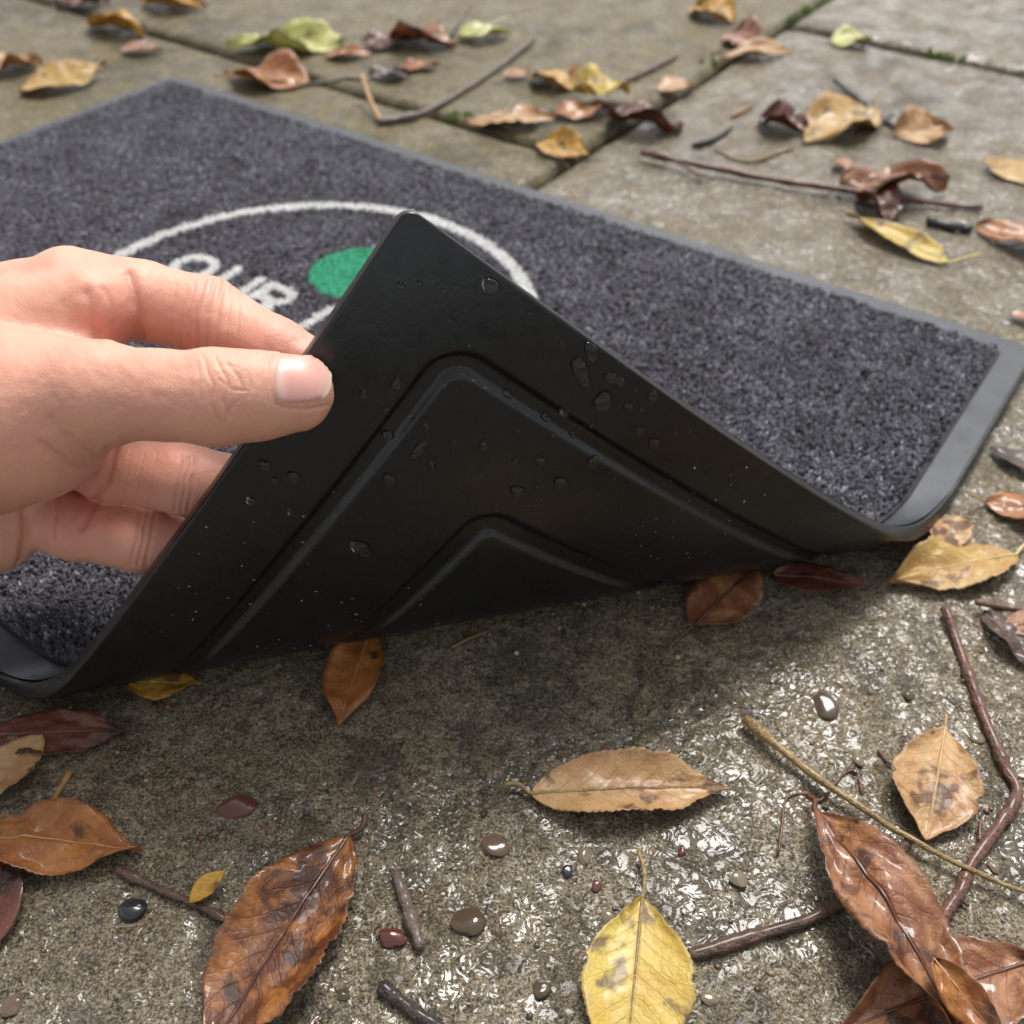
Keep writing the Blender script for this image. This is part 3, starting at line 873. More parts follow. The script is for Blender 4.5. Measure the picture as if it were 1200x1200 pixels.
def build_hand():
    allp = np.array([p for ch in (TH, IX, MI, RI, LI) for p, r in ch] + [PX(-480, 500, .32)])
    lo = allp.min(0) - 0.034; hi = allp.max(0) + 0.030
    V, F = surface_nets(lo, hi, 0.00078)
    me = mesh_np('hand', V, F)
    o = bpy.data.objects.new('tmp', me); COL.objects.link(o)
    sb = o.modifiers.new('s', 'SUBSURF'); sb.levels = 1; sb.render_levels = 1
    sm = o.modifiers.new('m', 'CORRECTIVE_SMOOTH'); sm.iterations = 3; sm.use_only_smooth = True; o.modifiers.remove(sm)
    dg = bpy.context.evaluated_depsgraph_get(); ev = o.evaluated_get(dg)
    m2 = bpy.data.meshes.new_from_object(ev)
    nv = len(m2.vertices); co = np.empty(nv * 3, np.float32); m2.vertices.foreach_get('co', co); co = co.reshape(-1, 3).astype(float)
    no = np.empty(nv * 3, np.float32); m2.vertices.foreach_get('normal', no); no = no.reshape(-1, 3).astype(float)
    nf = len(m2.polygons); fv = np.empty(nf * 4, np.int32); m2.loops.foreach_get('vertex_index', fv); fv = fv.reshape(-1, 4)
    bpy.data.objects.remove(o); bpy.data.meshes.remove(m2)
    # creases: (points in the picture, depth range, width, depth in metres)
    px = proj(co); dp = (co - CPOS) @ FW
    facing = -(no @ FW)
    crease = np.zeros(nv); disp = np.zeros(nv)
    def cr(pts, d0, d1, wpx, dm, soft=1.0):
        nonlocal crease, disp
        pts = [np.array(p, float) for p in pts]
        jx = px[:, 0] + 2.2 * (vnoise(px[:, 0], px[:, 1], 14.0, 3) - .5); jy = px[:, 1] + 2.2 * (vnoise(px[:, 0], px[:, 1], 14.0, 5) - .5)
        d = seg_dist(jx, jy, pts)
        m = (facing > 0.0) & (dp > d0) & (dp < d1)
        g = np.exp(-(d / wpx) ** 2) * m
        disp -= dm * g; disp += 0.22 * dm * np.exp(-((d - 2.2 * wpx) / (1.4 * wpx)) ** 2) * m
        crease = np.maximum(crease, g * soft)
    # index finger: joint folds and the fold at its root
    for x, s in ((236, 1.0), (247, .7), (259, .8)): cr([(x + 4, 332), (x - 3, 360), (x - 5, 385), (x - 2, 412)], .255, .30, 2.6, .00038 * s, .5)
    for x in (204, 216, 226, 270, 282): cr([(x + 3, 335), (x - 3, 372), (x - 3, 408)], .255, .30, 1.6, .00012, .25)
    cr([(150, 322), (158, 345), (164, 375), (164, 412)], .25, .30, 5.0, .0007, .45)
    cr([(102, 345), (108, 372), (114, 395)], .24, .30, 7.0, .0006, .22)
    cr([(122, 340), (130, 358), (134, 380)], .24, .30, 4.0, .0003, .18)
    # thumb knuckle folds
    for (pts, s) in (([(238, 418), (244, 436), (250, 452), (248, 474), (256, 494)], 1.0), ([(252, 420), (262, 436), (268, 450), (262, 470), (270, 488)], 1.0),
                     ([(266, 426), (276, 438), (284, 452), (280, 470)], .8), ([(258, 446), (272, 456), (290, 458)], .6), ([(230, 424), (234, 446), (236, 470)], .5),
                     ([(276, 470), (268, 482), (262, 498)], .7), ([(288, 436), (294, 450), (292, 466)], .5), ([(256, 430), (268, 428), (280, 432)], .5)):
        cr(pts, .22, .262, 1.9, .00024 * s, .30 * s)
    # nail fold
    cr([(384, 474), (360, 479), (338, 478), (324, 472), (318, 450), (317, 428), (322, 415)], .22, .262, 2.0, .00035, .55)
    # ball of the thumb and palm lines
    cr([(50, 520), (70, 536), (95, 552), (120, 545), (128, 528)], .22, .275, 4.5, .0006, .2)
    cr([(80, 508), (96, 524), (112, 536), (124, 530)], .22, .275, 3.0, .00035, .2)
    cr([(60, 492), (80, 516), (100, 540)], .22, .275, 5.0, .0003, .12)
    cr([(28, 600), (30, 625), (26, 650), (20, 668)], .25, .33, 4.0, .0008, .5)
    cr([(136, 524), (126, 560), (108, 596), (96, 618)], .26, .33, 4.5, .0008, .5)
    cr([(70, 575), (66, 600), (62, 630)], .26, .33, 2.4, .0004, .4)
    # middle and ring finger folds
    for x in (210, 218, 226): cr([(x + 4, 535), (x, 560), (x - 6, 598)], .26, .31, 2.0, .00026, .4)
    for x in (160, 168, 177): cr([(x + 5, 600), (x, 630), (x - 6, 662)], .26, .32, 2.0, .00026, .4)
    for x in (150, 165, 180): cr([(x + 3, 530), (x - 2, 560), (x - 8, 592)], .26, .31, 1.5, .0001, .25)
    # soft irregular flesh and faint tendons
    lump = 0.0009 * (fbm(px[:, 0], px[:, 1], 70.0, 3, 2) - .5) + 0.00025 * (fbm(px[:, 0], px[:, 1], 11.0, 2, 6) - .5)
    nl = ((px[:, 0] - 354) / 36) ** 4 + ((px[:, 1] - 443) / 32) ** 4
    flat = np.where((dp < .262) & (nl < 1.1), 0.0, 1.0)
    co = co + no * ((disp + lump) * flat)[:, None]
    red = np.zeros(nv)
    for js, w0 in ((TH, .55), (IX, 1.0), (MI, 1.0), (RI, 1.0), (LI, .9)):
        for i, (p, r) in enumerate(js[1:]):
            d = np.linalg.norm(co - p, axis=1)
            red = np.maximum(red, w0 * (.45 + .14 * i) * np.exp(-(d / (r * 1.5)) ** 2))
    red = red * sstep(-.06, .02, (px[:, 0] - 130) / 900 + .0) if False else red
    hollow = np.linalg.norm(co - PX(130, 385, .268), axis=1); red = np.maximum(red, .75 * np.exp(-(hollow / .012) ** 2))
    hollow = np.linalg.norm(co - PX(80, 600, .285), axis=1); red = np.maximum(red, .8 * np.exp(-(hollow / .018) ** 2))
    me2 = mesh_np('hand', co, fv, M_SKIN, True, {'crease': np.clip(crease, 0, 1), 'red': red})
    return tag(mobj('hand', me2), 'bare hand pinching the lifted mat corner between thumb and fingers', 'hand')
hand = build_hand()

def thumb_nail():
    ns, nt = 22, 20
    S, T = np.meshgrid(np.linspace(-1, 1, ns), np.linspace(-1, 1, nt), indexing='ij')
    # square -> rounded outline
    e = 4.0
    k = np.maximum(np.abs(S), np.abs(T)) / np.maximum((np.abs(S) ** e + np.abs(T) ** e) ** (1 / e), 1e-6)
    s, t = S * k, T * k
    cx = 351 + 30 * s + 4.5 * (1 - t ** 2) * (s > 0) * s; cy = 444.5 + 27.5 * t - 2.0 * s
    d = np.stack([ray(x, y) for x, y in zip(cx.ravel(), cy.ravel())])
    dn = np.linalg.norm(d, axis=1); d = d / dn[:, None]
    dist = np.full(len(d), .20)
    for _ in range(60): dist = dist + np.clip(hand_sdf(CPOS + d * dist[:, None]), -.01, .01) * .8
    P = CPOS + d * dist[:, None]
    ep = 2e-4
    N = np.stack([hand_sdf(P + ep * np.eye(3)[i]) - hand_sdf(P - ep * np.eye(3)[i]) for i in range(3)], 1); N /= np.linalg.norm(N, axis=1)[:, None]
    edge = np.maximum(np.abs(S), np.abs(T)).ravel()
    lift = .00080 - .0009 * sstep(.88, 1.0, edge)
    lift = np.where((S.ravel() > .9), .0008, lift)
    P = P + N * lift[:, None]
    me = mesh_np('thumbnail', P, grid_faces(ns, nt), M_NAIL, True, None, np.stack([(S.ravel() + 1) / 2, (T.ravel() + 1) / 2], 1))
    mobj('thumbnail', me, hand)
thumb_nail()

# ------------------------------------------------------------------ fallen leaves
def leaf(base, tip, wr, col, label, arch=.05, cup=.10, wave=.03, curl=0.0, serr=.04, stem=None, lobes=0, tilt=0.0, roll=0.0, side=0.0,
         p=.85, q=.75, tipt=.55, z=0.0, zt=None, res=(34, 12), seed=None, stemcol=None, split=0.0):
    """base and tip are photograph pixels on the ground; z / zt their height in metres"""
    sd_ = seed if seed is not None else int(abs(base[0] * 7 + base[1] * 13))
    r = np.random.RandomState(sd_ % 9999)
    zt = z if zt is None else zt
    B = gp(*base, z); T = gp(*tip, zt)
    L = np.linalg.norm(T - B); ax = (T - B) / L
    up = np.array([0, 0, 1.0]); lat = np.cross(up, ax); lat /= np.linalg.norm(lat); nn = np.cross(ax, lat)
    cr_, sr_ = math.cos(roll), math.sin(roll)
    lat, nn = lat * cr_ + nn * sr_, nn * cr_ - lat * sr_
    nu, nv = res
    if res != HI: arch *= .45; cup *= .62; roll *= .6
    u = np.linspace(0, 1, nu)[:, None]; v = np.linspace(-1, 1, nv)[None]
    w = np.sin(np.pi * np.clip(u, 0, 1) ** p) ** q
    w = w * (1 - tipt * sstep(.70, 1.0, u)) + .006
    saw = (u * 26 + .13 * np.sin(u * 40)) % 1.0
    w = w * (1 + serr * (saw - .5) - .16 * np.clip(vnoise(u * 5 + r.rand() * 20, 0 * u, .33, 7) - .62, 0, 1) * 2.5 + .05 * np.sin(u * 7 + r.uniform(0, 6)))
    if lobes: w = w * (.55 + .45 * np.abs(np.sin(np.pi * lobes * u + .4)) ** .7) * 1.25
    W = wr * L * w / 2
    asym = 1 + .10 * np.sign(v) * r.uniform(-1, 1)
    x = u * L + 0 * v
    bite = np.zeros_like(x)
    y = v * W * asym + side * L * np.sin(np.pi * u)
    X, Y = np.meshgrid(np.linspace(0, 1, nu), np.linspace(-1, 1, nv), indexing='ij')
    zz = arch * L * np.sin(np.pi * u) + cup * L * wr * (v ** 2) * np.sin(np.pi * np.clip(u, .0, 1)) ** .6 + curl * L * u ** 3
    zz = zz + wave * L * (np.sin(u * r.uniform(5, 9) + v * 2 + r.uniform(0, 6)) * np.abs(v) + 1.1 * (vnoise(X * 3 + r.rand() * 9, Y * 1.3, .7, 3) - .5) + .8 * (vnoise(X * 3 + r.rand() * 9, Y * 1.3, .3, 5) - .5))
    rib = (u * 10 - np.abs(v) * 2.1) % 1.0
    zz = zz - .0035 * L * np.exp(-((rib - .5) / .14) ** 2) * (np.abs(v) < .95) - .004 * L * np.exp(-(v / .09) ** 2)
    P = B + x[..., None] * ax + y[..., None] * lat + zz[..., None] * nn
    lowest = P[..., 2].min()
    dz = (.0022 + z * (0 if z == 0 else 1)) - lowest if z == 0 else 0
    if z == 0:                                             # a wet leaf sags: its lower part lies on the stone
        P[..., 2] += .0022 - np.percentile(P[..., 2], 28 if res != HI else 22)
        zz_ = P[..., 2]; kk_ = .0012
        P[..., 2] = .0016 + kk_ * np.log1p(np.exp(np.clip((zz_ - .0016) / kk_, -30, 30)))
    root = empty('fallen_leaf', tuple(B[:2]) + (0.0,))
    tag(root, label, 'leaf')
    inv = Matrix.Translation(-Vector(root.location))
    UV = np.stack([X.ravel(), np.broadcast_to(Y, X.shape).ravel()], 1)
    loc = P.reshape(-1, 3) - np.array(root.location)
    bl = mobj('blade', mesh_np('blade', loc, grid_faces(nu, nv), M_LEAF[col], True, None, UV), root)
    so = bl.modifiers.new('thickness', 'SOLIDIFY'); so.thickness = .00028; so.offset = 0
    # midrib and stalk: one tapering vein, standing out of the blade
    mid = P[:, nv // 2] * .5 + P[:, (nv - 1) // 2] * .5 - np.array(root.location)
    mid = mid + nn * .00012
    rad = np.linspace(.0115, .003, nu) * min(L, .07) * .9
    rm = M_BARK.get(stemcol) if stemcol else VEIN(col)
    mobj('midrib', tube(mid[:-1], rad[:-1], rm, 6), bl)
    if stem is not None:
        s0 = mid[0]
        if isinstance(stem, tuple):
            zs = .0035 if len(stem) < 3 else stem[2]
            e1 = gp(stem[0], stem[1], zs) - np.array(root.location)
        else: e1 = s0 - ax * stem * L + np.array([0, 0, .002])
        md = (s0 + e1) / 2 + lat * L * .03 * r.uniform(-1, 1)
        pts = catmull([mid[2], s0, md, e1], 5)
        mobj('stalk', tube(pts, np.linspace(rad[0] * .95, rad[0] * 1.25, len(pts)), rm, 7), root)
    return root

_vein = {}
def VEIN(col):
    if col not in _vein:
        t = NT(col + ' vein'); c = LEAFCOL[col][3]; n = t.noise(t.obj(), 300, 3)
        t.bsdf(Base_Color=t.mix(t.maprange(n, .35, .65), c, tuple(x * .7 for x in c)), Roughness=.4, Coat_Weight=.5, Coat_Roughness=.15); _vein[col] = t.m
    return _vein[col]

def catmull(pts, n=6):
    pts = [np.array(p, float) for p in pts]
    e = [2 * pts[0] - pts[1]] + pts + [2 * pts[-1] - pts[-2]]
    out = []
    for i in range(1, len(e) - 2):
        for k in range(n):
            t = k / n
            out.append(.5 * (2 * e[i] + (e[i + 1] - e[i - 1]) * t + (2 * e[i - 1] - 5 * e[i] + 4 * e[i + 1] - e[i + 2]) * t * t + (3 * e[i] - e[i - 1] - 3 * e[i + 1] + e[i + 2]) * t ** 3))
    out.append(pts[-1]); return np.array(out)

def tube(pts, rad, mat, k=8):
    pts = np.array(pts); n = len(pts); rad = np.broadcast_to(np.asarray(rad, float), (n,)) if np.ndim(rad) < 2 else rad
    d = np.gradient(pts, axis=0); d /= np.maximum(np.linalg.norm(d, axis=1), 1e-9)[:, None]
    s = np.cross(d, [0, 0, 1.0]); bad = np.linalg.norm(s, axis=1) < .05; s[bad] = np.cross(d[bad], [0, 1.0, 0]); s /= np.linalg.norm(s, axis=1)[:, None]
    t = np.cross(s, d)
    an = np.arange(k) / k * 2 * np.pi
    V = pts[:, None] + rad[:, None, None] * (np.cos(an)[None, :, None] * s[:, None] + np.sin(an)[None, :, None] * t[:, None])
    V = V.reshape(-1, 3); V = np.concatenate([V, pts[:1] - d[:1] * rad[0] * .5, pts[-1:] + d[-1:] * rad[-1] * .5])
    tri = []
    for i in range(n - 1):
        for j in range(k):
            a = i * k + j; b = i * k + (j + 1) % k
            tri += [(a, b, b + k), (a, b + k, a + k)]
    for j in range(k): tri += [(n * k, (j + 1) % k, j), (n * k + 1, (n - 1) * k + j, (n - 1) * k + (j + 1) % k)]
    return mesh_np('tube', V, np.array(tri), mat)

HI = (64, 22)
# in front of the mat
leaf((409, 984), (232, 1262), .44, 'wetbrown', 'large glossy wet brown leaf with dark midrib beside the short stubby twig', arch=.04, cup=.16, wave=.03, serr=.09, stem=(428, 955), res=HI, p=.92)
leaf((622, 934), (856, 928), .37, 'tan', 'tan leaf with brown blotches and yellow stalk lying above the big yellow leaf', arch=.05, cup=.20, wave=.02, serr=.08, stem=(592, 919), res=HI, stemcol='straw')
leaf((752, 1056), (728, 1290), .56, 'yellow', 'bright yellow leaf with small dark spots and a long upright stalk', arch=.03, cup=.10, wave=.02, serr=.05, stem=(748, 996), res=HI, p=.95, q=.95, stemcol='straw')
leaf((954, 946), (1135, 1228), .36, 'brown', 'long brown leaf with dark midrib lying over the red brown twig', arch=.07, cup=.12, wave=.05, serr=.08, stem=(946, 932), res=HI, p=1.0, z=.006, zt=.010)
leaf((1105, 858), (1082, 990), .60, 'tan', 'small upright oval tan leaf beside the straw coloured stalk', arch=.05, cup=.12, wave=.03, serr=.05, stem=(1109, 838), res=HI, p=1.1, q=.8, tipt=.15)
leaf((1205, 1130), (975, 1215), .42, 'brown', 'crumpled brown leaf pinned under the long brown leaf', arch=.06, cup=.18, wave=.05, serr=.06, stem=.1, res=HI, p=.8)
leaf((1094, 1122), (1186, 1240), .36, 'orange', 'narrow orange leaf curling out from under the long brown leaf', arch=.10, cup=.30, wave=.05, serr=.03, roll=.4, z=.017, zt=.016)
leaf((-30, 984), (170, 1002), .42, 'orange', 'orange brown leaf with torn dark tip beside the thin dark twig and black pebble', arch=.06, cup=.14, wave=.05, serr=.06, stem=.1, res=HI)
leaf((8, 1010), (-12, 1130), .5, 'darkred', 'dark glossy red brown leaf curled under the torn orange leaf', arch=.05, cup=.2, wave=.03, stem=None)
leaf((-10, 868), (152, 862), .42, 'darkred', 'dark red wet leaf lying flat in the shade of the mat fold', arch=.03, cup=.06, wave=.04, serr=.05, stem=(-25, 868), res=HI)
leaf((50, 862), (-30, 955), .46, 'tan', 'tan leaf folded over the dark red wet leaf', arch=.08, cup=.2, wave=.04, stem=None, z=.004, zt=.002)
leaf((222, 1058), (267, 1018), .45, 'gold', 'tiny golden orange leaf resting on the thin dark twig', arch=.08, cup=.2, wave=.03, stem=None, z=.003, zt=.005)
# squeezed under the lifted fold
leaf((152, 806), (238, 806), .55, 'gold', 'curled golden leaf poking out under the left of the fold', arch=.05, cup=.2, wave=.05, stem=None)
leaf((435, 745), (398, 855), .5, 'orange', 'orange brown pointed leaf poking out below the lowest part of the fold', arch=.05, cup=.15, wave=.05, stem=None)
leaf((812, 738), (885, 668), .62, 'brown', 'brown leaf trapped under the fold with its stalk reaching over the stone', arch=.08, cup=.15, wave=.05, stem=(776, 768))
leaf((905, 678), (1015, 694), .45, 'darkred', 'dark brown leaf in the deep shade under the mat edge', arch=.08, cup=.2, wave=.05, stem=None)
# to the right of the mat
leaf((1188, 655), (1038, 688), .44, 'ochre', 'ochre leaf with a dark tip beside the mat corner, stalk pointing away', arch=.05, cup=.14, wave=.04, serr=.06, stem=(1212, 634), res=HI)
leaf((1126, 606), (1092, 648), .62, 'tan', 'small tan leaf tucked against the rubber rim of the mat', arch=.10, cup=.15, wave=.05, stem=(1146, 607, .006), z=.004, zt=.003)
leaf((1152, 594), (1262, 616), .5, 'orange', 'orange leaf with a hooked stalk beyond the ochre leaf', arch=.12, cup=.16, wave=.06, stem=(1136, 580, .008))
leaf((1158, 530), (1235, 572), .42, 'dark', 'thin dark curled leaf near the right rim of the mat', arch=.05, cup=.3, wave=.04, stem=None)
leaf((1150, 722), (1222, 800), .40, 'dark', 'dark shrivelled leaf beside the ochre leaf and red brown twig', arch=.12, cup=.3, wave=.08, stem=None)
leaf((1176, 742), (1238, 730), .6, 'brown', 'small brown leaf fragment beside the shrivelled leaf', arch=.1, cup=.2, stem=None)
leaf((1182, 372), (1222, 386), .5, 'orange', 'small orange leaf just beyond the far corner of the mat', arch=.12, cup=.2, stem=None)
leaf((1110, 312), (990, 258), .30, 'yellow', 'long slender yellow leaf lying on its own below the long twig', arch=.03, cup=.30, wave=.03, curl=.05, stem=(1148, 298), p=.8)
leaf((1142, 268), (1262, 315), .40, 'orange', 'orange leaf arched above the stone beyond the slender yellow leaf', arch=.18, cup=.2, wave=.05, stem=None)
leaf((1176, 190), (1205, 222), .9, 'ochre', 'pale ochre leaf with upright stalk near the end of the long twig', arch=.10, cup=.12, wave=.05, stem=(1176, 172, .008))
leaf((984, 214), (1112, 212), .50, 'brown', 'large shrivelled brown leaf lying across the long twig', arch=.14, cup=.22, wave=.09, stem=None, z=.006, zt=.008)
leaf((1012, 228), (1042, 270), .55, 'darkred', 'dark twisted leaf hanging in front of the long twig', arch=.25, cup=.35, wave=.14, stem=None)
leaf((1045, 160), (1114, 158), .85, 'tan', 'cupped tan leaf standing on edge at the end of the short dark twig', arch=.16, cup=.26, wave=.10, stem=None, roll=.35)
leaf((1024, 132), (940, 170), .55, 'ochre', 'ochre leaf with curled edges and a stalk pointing up the path', arch=.10, cup=.18, wave=.07, stem=(1033, 104, .012))
leaf((888, 142), (946, 158), .85, 'darkred', 'red brown leaf rolled up into a cup on the grey slab', arch=.20, cup=.42, wave=.12, stem=None)
leaf((978, 192), (996, 202), .9, 'orange', 'tiny orange leaf touching the large shrivelled brown leaf', arch=.2, cup=.2, stem=None)
leaf((815, 10), (862, 30), .75, 'gold', 'golden leaf standing on edge far along the joint', arch=.18, cup=.3, wave=.08, stem=(820, -8, .01), roll=.3)
leaf((857, 42), (890, 62), .75, 'pink', 'pinkish leaf standing up beside the joint', arch=.25, cup=.35, wave=.05, stem=None, roll=.5)
leaf((845, 72), (930, 62), .38, 'tan', 'flat tan leaf in front of the pinkish leaf', arch=.10, cup=.2, wave=.05, stem=None)
leaf((978, 56), (1018, 46), .85, 'pale', 'small pale yellow leaf by the cross joint', arch=.12, cup=.25, wave=.06, stem=(1014, 34, .008))
leaf((772, 110), (814, 104), .85, 'tan', 'round tan leaf standing near the red stick', arch=.2, cup=.25, wave=.04, stem=None)
# behind the mat, in the middle
leaf((622, 92), (682, 108), .80, 'gold', 'golden leaf with a green tip in the heap behind the mat', arch=.18, cup=.25, wave=.10, stem=(620, 72, .012))
leaf((672, 104), (738, 104), .80, 'yellow', 'yellow leaf on top of the heap behind the mat', arch=.16, cup=.25, wave=.12, stem=None, z=.012, zt=.008)
leaf((648, 140), (724, 128), .45, 'orange', 'orange leaf at the foot of the yellow heap', arch=.12, cup=.2, wave=.06, stem=None)
leaf((590, 92), (622, 92), .7, 'orange', 'small orange leaf beside the golden heap', arch=.1, cup=.2, stem=None)
leaf((712, 140), (798, 160), .75, 'darkred', 'dark red leaf curled upright at the start of the long twig', arch=.18, cup=.28, wave=.10, stem=None, roll=-.3)
leaf((630, 172), (692, 188), .62, 'gold', 'golden yellow leaf with a turned edge near the mat edge', arch=.14, cup=.3, wave=.06, stem=None, roll=.35)
leaf((548, 148), (652, 142), .45, 'tan', 'lobed tan leaf lying flat on the paving joint', arch=.06, cup=.12, wave=.05, lobes=3.5, stem=None)
leaf((456, 50), (536, 58), .70, 'brown', 'folded rust brown leaf standing up behind the bent twig', arch=.22, cup=.35, wave=.08, stem=None, roll=-.4)
leaf((420, 58), (482, 50), .6, 'darkred', 'dark red leaf lying behind the bent twig end', arch=.15, cup=.25, wave=.08, stem=None)
leaf((536, 48), (600, 42), .60, 'pale', 'pale yellow leaf with a stalk standing up, beyond the bent twig', arch=.10, cup=.35, wave=.05, stem=(598, 18, .010))
leaf((432, 92), (482, 92), .7, 'dark', 'blackish wet leaf beside the bent twig', arch=.12, cup=.25, wave=.08, stem=None)
leaf((468, 84), (516, 80), .5, 'orange', 'small orange brown leaf next to the blackish leaf', arch=.12, cup=.25, wave=.06, stem=None)
leaf((380, 70), (436, 66), .5, 'orange', 'orange leaf between the pale green leaf and the bent twig', arch=.12, cup=.2, wave=.06, stem=None)
leaf((404, 55), (268, 62), .48, 'pale', 'large pale green leaf behind the far corner of the mat', arch=.06, cup=.25, wave=.10, stem=None)
leaf((362, 100), (262, 92), .62, 'orange', 'rust orange leaf tented up beside the far corner of the mat', arch=.14, cup=.22, wave=.08, stem=(250, 88, .01))
leaf((106, 30), (170, 46), .55, 'gold', 'curled golden leaf standing by the left paving joint', arch=.22, cup=.4, wave=.08, stem=None, roll=-.4)
leaf((142, 62), (192, 62), .6, 'pink', 'small brown pink leaf below the curled golden leaf', arch=.12, cup=.25, stem=None)
leaf((165, 5), (245, 12), .5, 'gold', 'golden leaf with a turned up rim at the far left', arch=.10, cup=.4, wave=.06, stem=None)
leaf((66, 8), (130, 6), .6, 'darkred', 'rust red leaf lying on the far left slab', arch=.12, cup=.25, wave=.08, stem=(62, 22, .006))
leaf((-20, 84), (52, 78), .75, 'tan', 'ragged tan leaf standing at the left of the ochre leaf', arch=.18, cup=.25, wave=.10, stem=None, lobes=1.6)
leaf((24, 112), (128, 88), .58, 'ochre', 'ochre leaf with a raised tip near the far left edge of the mat', arch=.08, cup=.16, wave=.06, curl=.14, stem=None)

# ------------------------------------------------------------------ twigs
def twig(px, r0, r1, col, label, branches=(), z=0.0, knots=3, shoot=None):
    """polyline in photograph pixels on the ground; r in millimetres"""
    r = np.random.RandomState(int(px[0][0] + px[0][1]))
    pts = [gp(p[0], p[1], z + r0 * .001 + (p[2] if len(p) > 2 else 0)) for p in px]
    P = catmull(pts, 9); n = len(P)
    P = P + np.stack([.0004 * (vnoise(np.arange(n) * .3, np.zeros(n) + k, .8, k + 1) - .5) for k in range(3)], 1) * (r0 / 1.0)
    rad = np.linspace(r0, r1, n) * .001 * (1 + .28 * (vnoise(np.arange(n) * 1.0, np.zeros(n) + r.rand() * 50, 1.7, 2) - .5))
    for _ in range(knots):
        c = r.randint(2, n - 2); rad = rad * (1 + .38 * np.exp(-((np.arange(n) - c) / .9) ** 2))
    root = empty('twig', tuple(pts[0][:2]) + (0.0,)); tag(root, label, 'twig')
    o = np.array(root.location)
    mobj('stem', tube(P - o, rad, M_BARK[col], 9), root)
    for b in branches:
        bp = [gp(p[0], p[1], z + r0 * .0008 + (p[2] if len(p) > 2 else 0)) for p in b]
        Q = catmull(bp, 6); mobj('side_shoot', tube(Q - o, np.linspace(r0 * (.6 if not shoot else shoot[1]), r0 * (.25 if not shoot else shoot[1] * .85), len(Q)) * .001, M_BARK[shoot[0] if shoot else col], 7), root)
    return root
twig([(444, 143), (495, 132), (540, 108), (585, 78), (627, 44)], 2.1, 1.6, 'greybrown', 'thick bent grey brown twig with a snapped orange end behind the mat',
     branches=[[(446, 143), (434, 118, .006), (424, 88, .014)]], shoot=('orange', 1.0))
twig([(735, 94), (765, 80), (793, 66)], 1.7, 1.5, 'red', 'short red stick beyond the golden heap')
twig([(752, 178, .004), (830, 195, .003), (905, 210, .002), (1000, 224, .002), (1080, 236, .001), (1150, 244)], 2.0, 1.5, 'red', 'long thin red brown twig lying across the grey slab',
     branches=[[(790, 188, .004), (812, 200, .003), (838, 212)], [(815, 202, .003), (822, 214)]], knots=6)
twig([(978, 94, .003), (1005, 115), (1030, 136), (1050, 150)], 1.9, 1.7, 'dark', 'short dark twig with a knobbly end beside the cupped tan leaf', branches=[[(1038, 140), (1048, 134, .006)], [(1034, 142), (1026, 160)]], knots=4)
twig([(812, 170), (838, 162), (858, 149)], 1.7, 1.3, 'dark', 'stubby blackish twig on the grey slab')
twig([(858, 136), (882, 123)], 1.3, 1.1, 'orange', 'tiny orange stick near the red brown rolled leaf', knots=1)
twig([(838, 174), (862, 186), (885, 188), (930, 173)], .8, .9, 'straw', 'thin pale stalk lying below the rolled leaf', knots=1)
twig([(873, 842), (905, 868), (960, 912), (1030, 960), (1110, 1006), (1215, 1052)], 1.5, .6, 'straw', 'long straw coloured stalk tapering across the near stone', knots=4, z=.002)
twig([(804, 1120), (880, 1097), (965, 1070), (1020, 1028), (1066, 984)], 1.6, 1.45, 'brown', 'dark red brown twig passing under the long brown leaf', knots=5)
twig([(1107, 712, .002), (1128, 770), (1150, 830), (1176, 895), (1192, 930), (1172, 965), (1140, 1010), (1122, 1050), (1102, 1078)], 1.5, 1.9, 'red', 'forked twig bending from red brown to black at the right of the stone',
     branches=[[(1150, 1000), (1148, 975), (1150, 955)], [(1122, 1050), (1135, 1062)], [(1180, 908), (1205, 914)]], knots=7)
twig([(464, 1024), (478, 1062), (494, 1110)], 1.5, 1.6, 'greybrown', 'short stubby wet twig beside the large glossy brown leaf', knots=3)
twig([(448, 1156), (480, 1180), (530, 1212)], 1.9, 1.4, 'dark', 'thick dark twig end lying below the short stubby twig', knots=3)
twig([(136, 1018), (180, 1038), (222, 1056), (272, 1082)], 1.3, .8, 'brown', 'thin dark twig carrying the tiny golden leaf', knots=3)
twig([(42, 974), (62, 940), (82, 905)], .7, .9, 'orange', 'thin orange stalk standing between the dark red and torn orange leaves', knots=0)
twig([(1145, 706, .004), (1180, 712), (1215, 720)], 1.0, 1.0, 'red', 'thin red stalk beside the ochre leaf', knots=1)
twig([(552, 8, .012), (540, 24, .008), (528, 44)], .9, 1.2, 'dark', 'thin dark twig tilted up beside the pale yellow leaf', knots=1)
twig([(912, 1000), (917, 965), (922, 936), (944, 930), (960, 938), (975, 922), (990, 906), (1004, 905), (1010, 930)], .45, .4, 'red', 'fine curled rootlet above the long brown leaf', knots=0)
twig([(1030, 880), (1038, 890), (1046, 896)], .7, .4, 'red', 'tiny brown splinter beside the upright tan leaf', knots=0)
twig([(530, 758), (550, 748), (572, 740)], .4, .3, 'straw', 'fine straw in the shadow under the fold', knots=0)
twig([(300, 90), (350, 100), (405, 92), (432, 96)], 1.1, .8, 'dark', 'thin black twig behind the rust orange leaf', knots=2)
twig([(560, 140), (640, 130), (690, 134)], .8, .7, 'dark', 'thin dark twig lying in the joint behind the lobed leaf', knots=1)
twig([(1088, 258), (1112, 264), (1140, 268)], 2.6, 2.4, 'dark', 'flat piece of black bark below the long twig', knots=1)

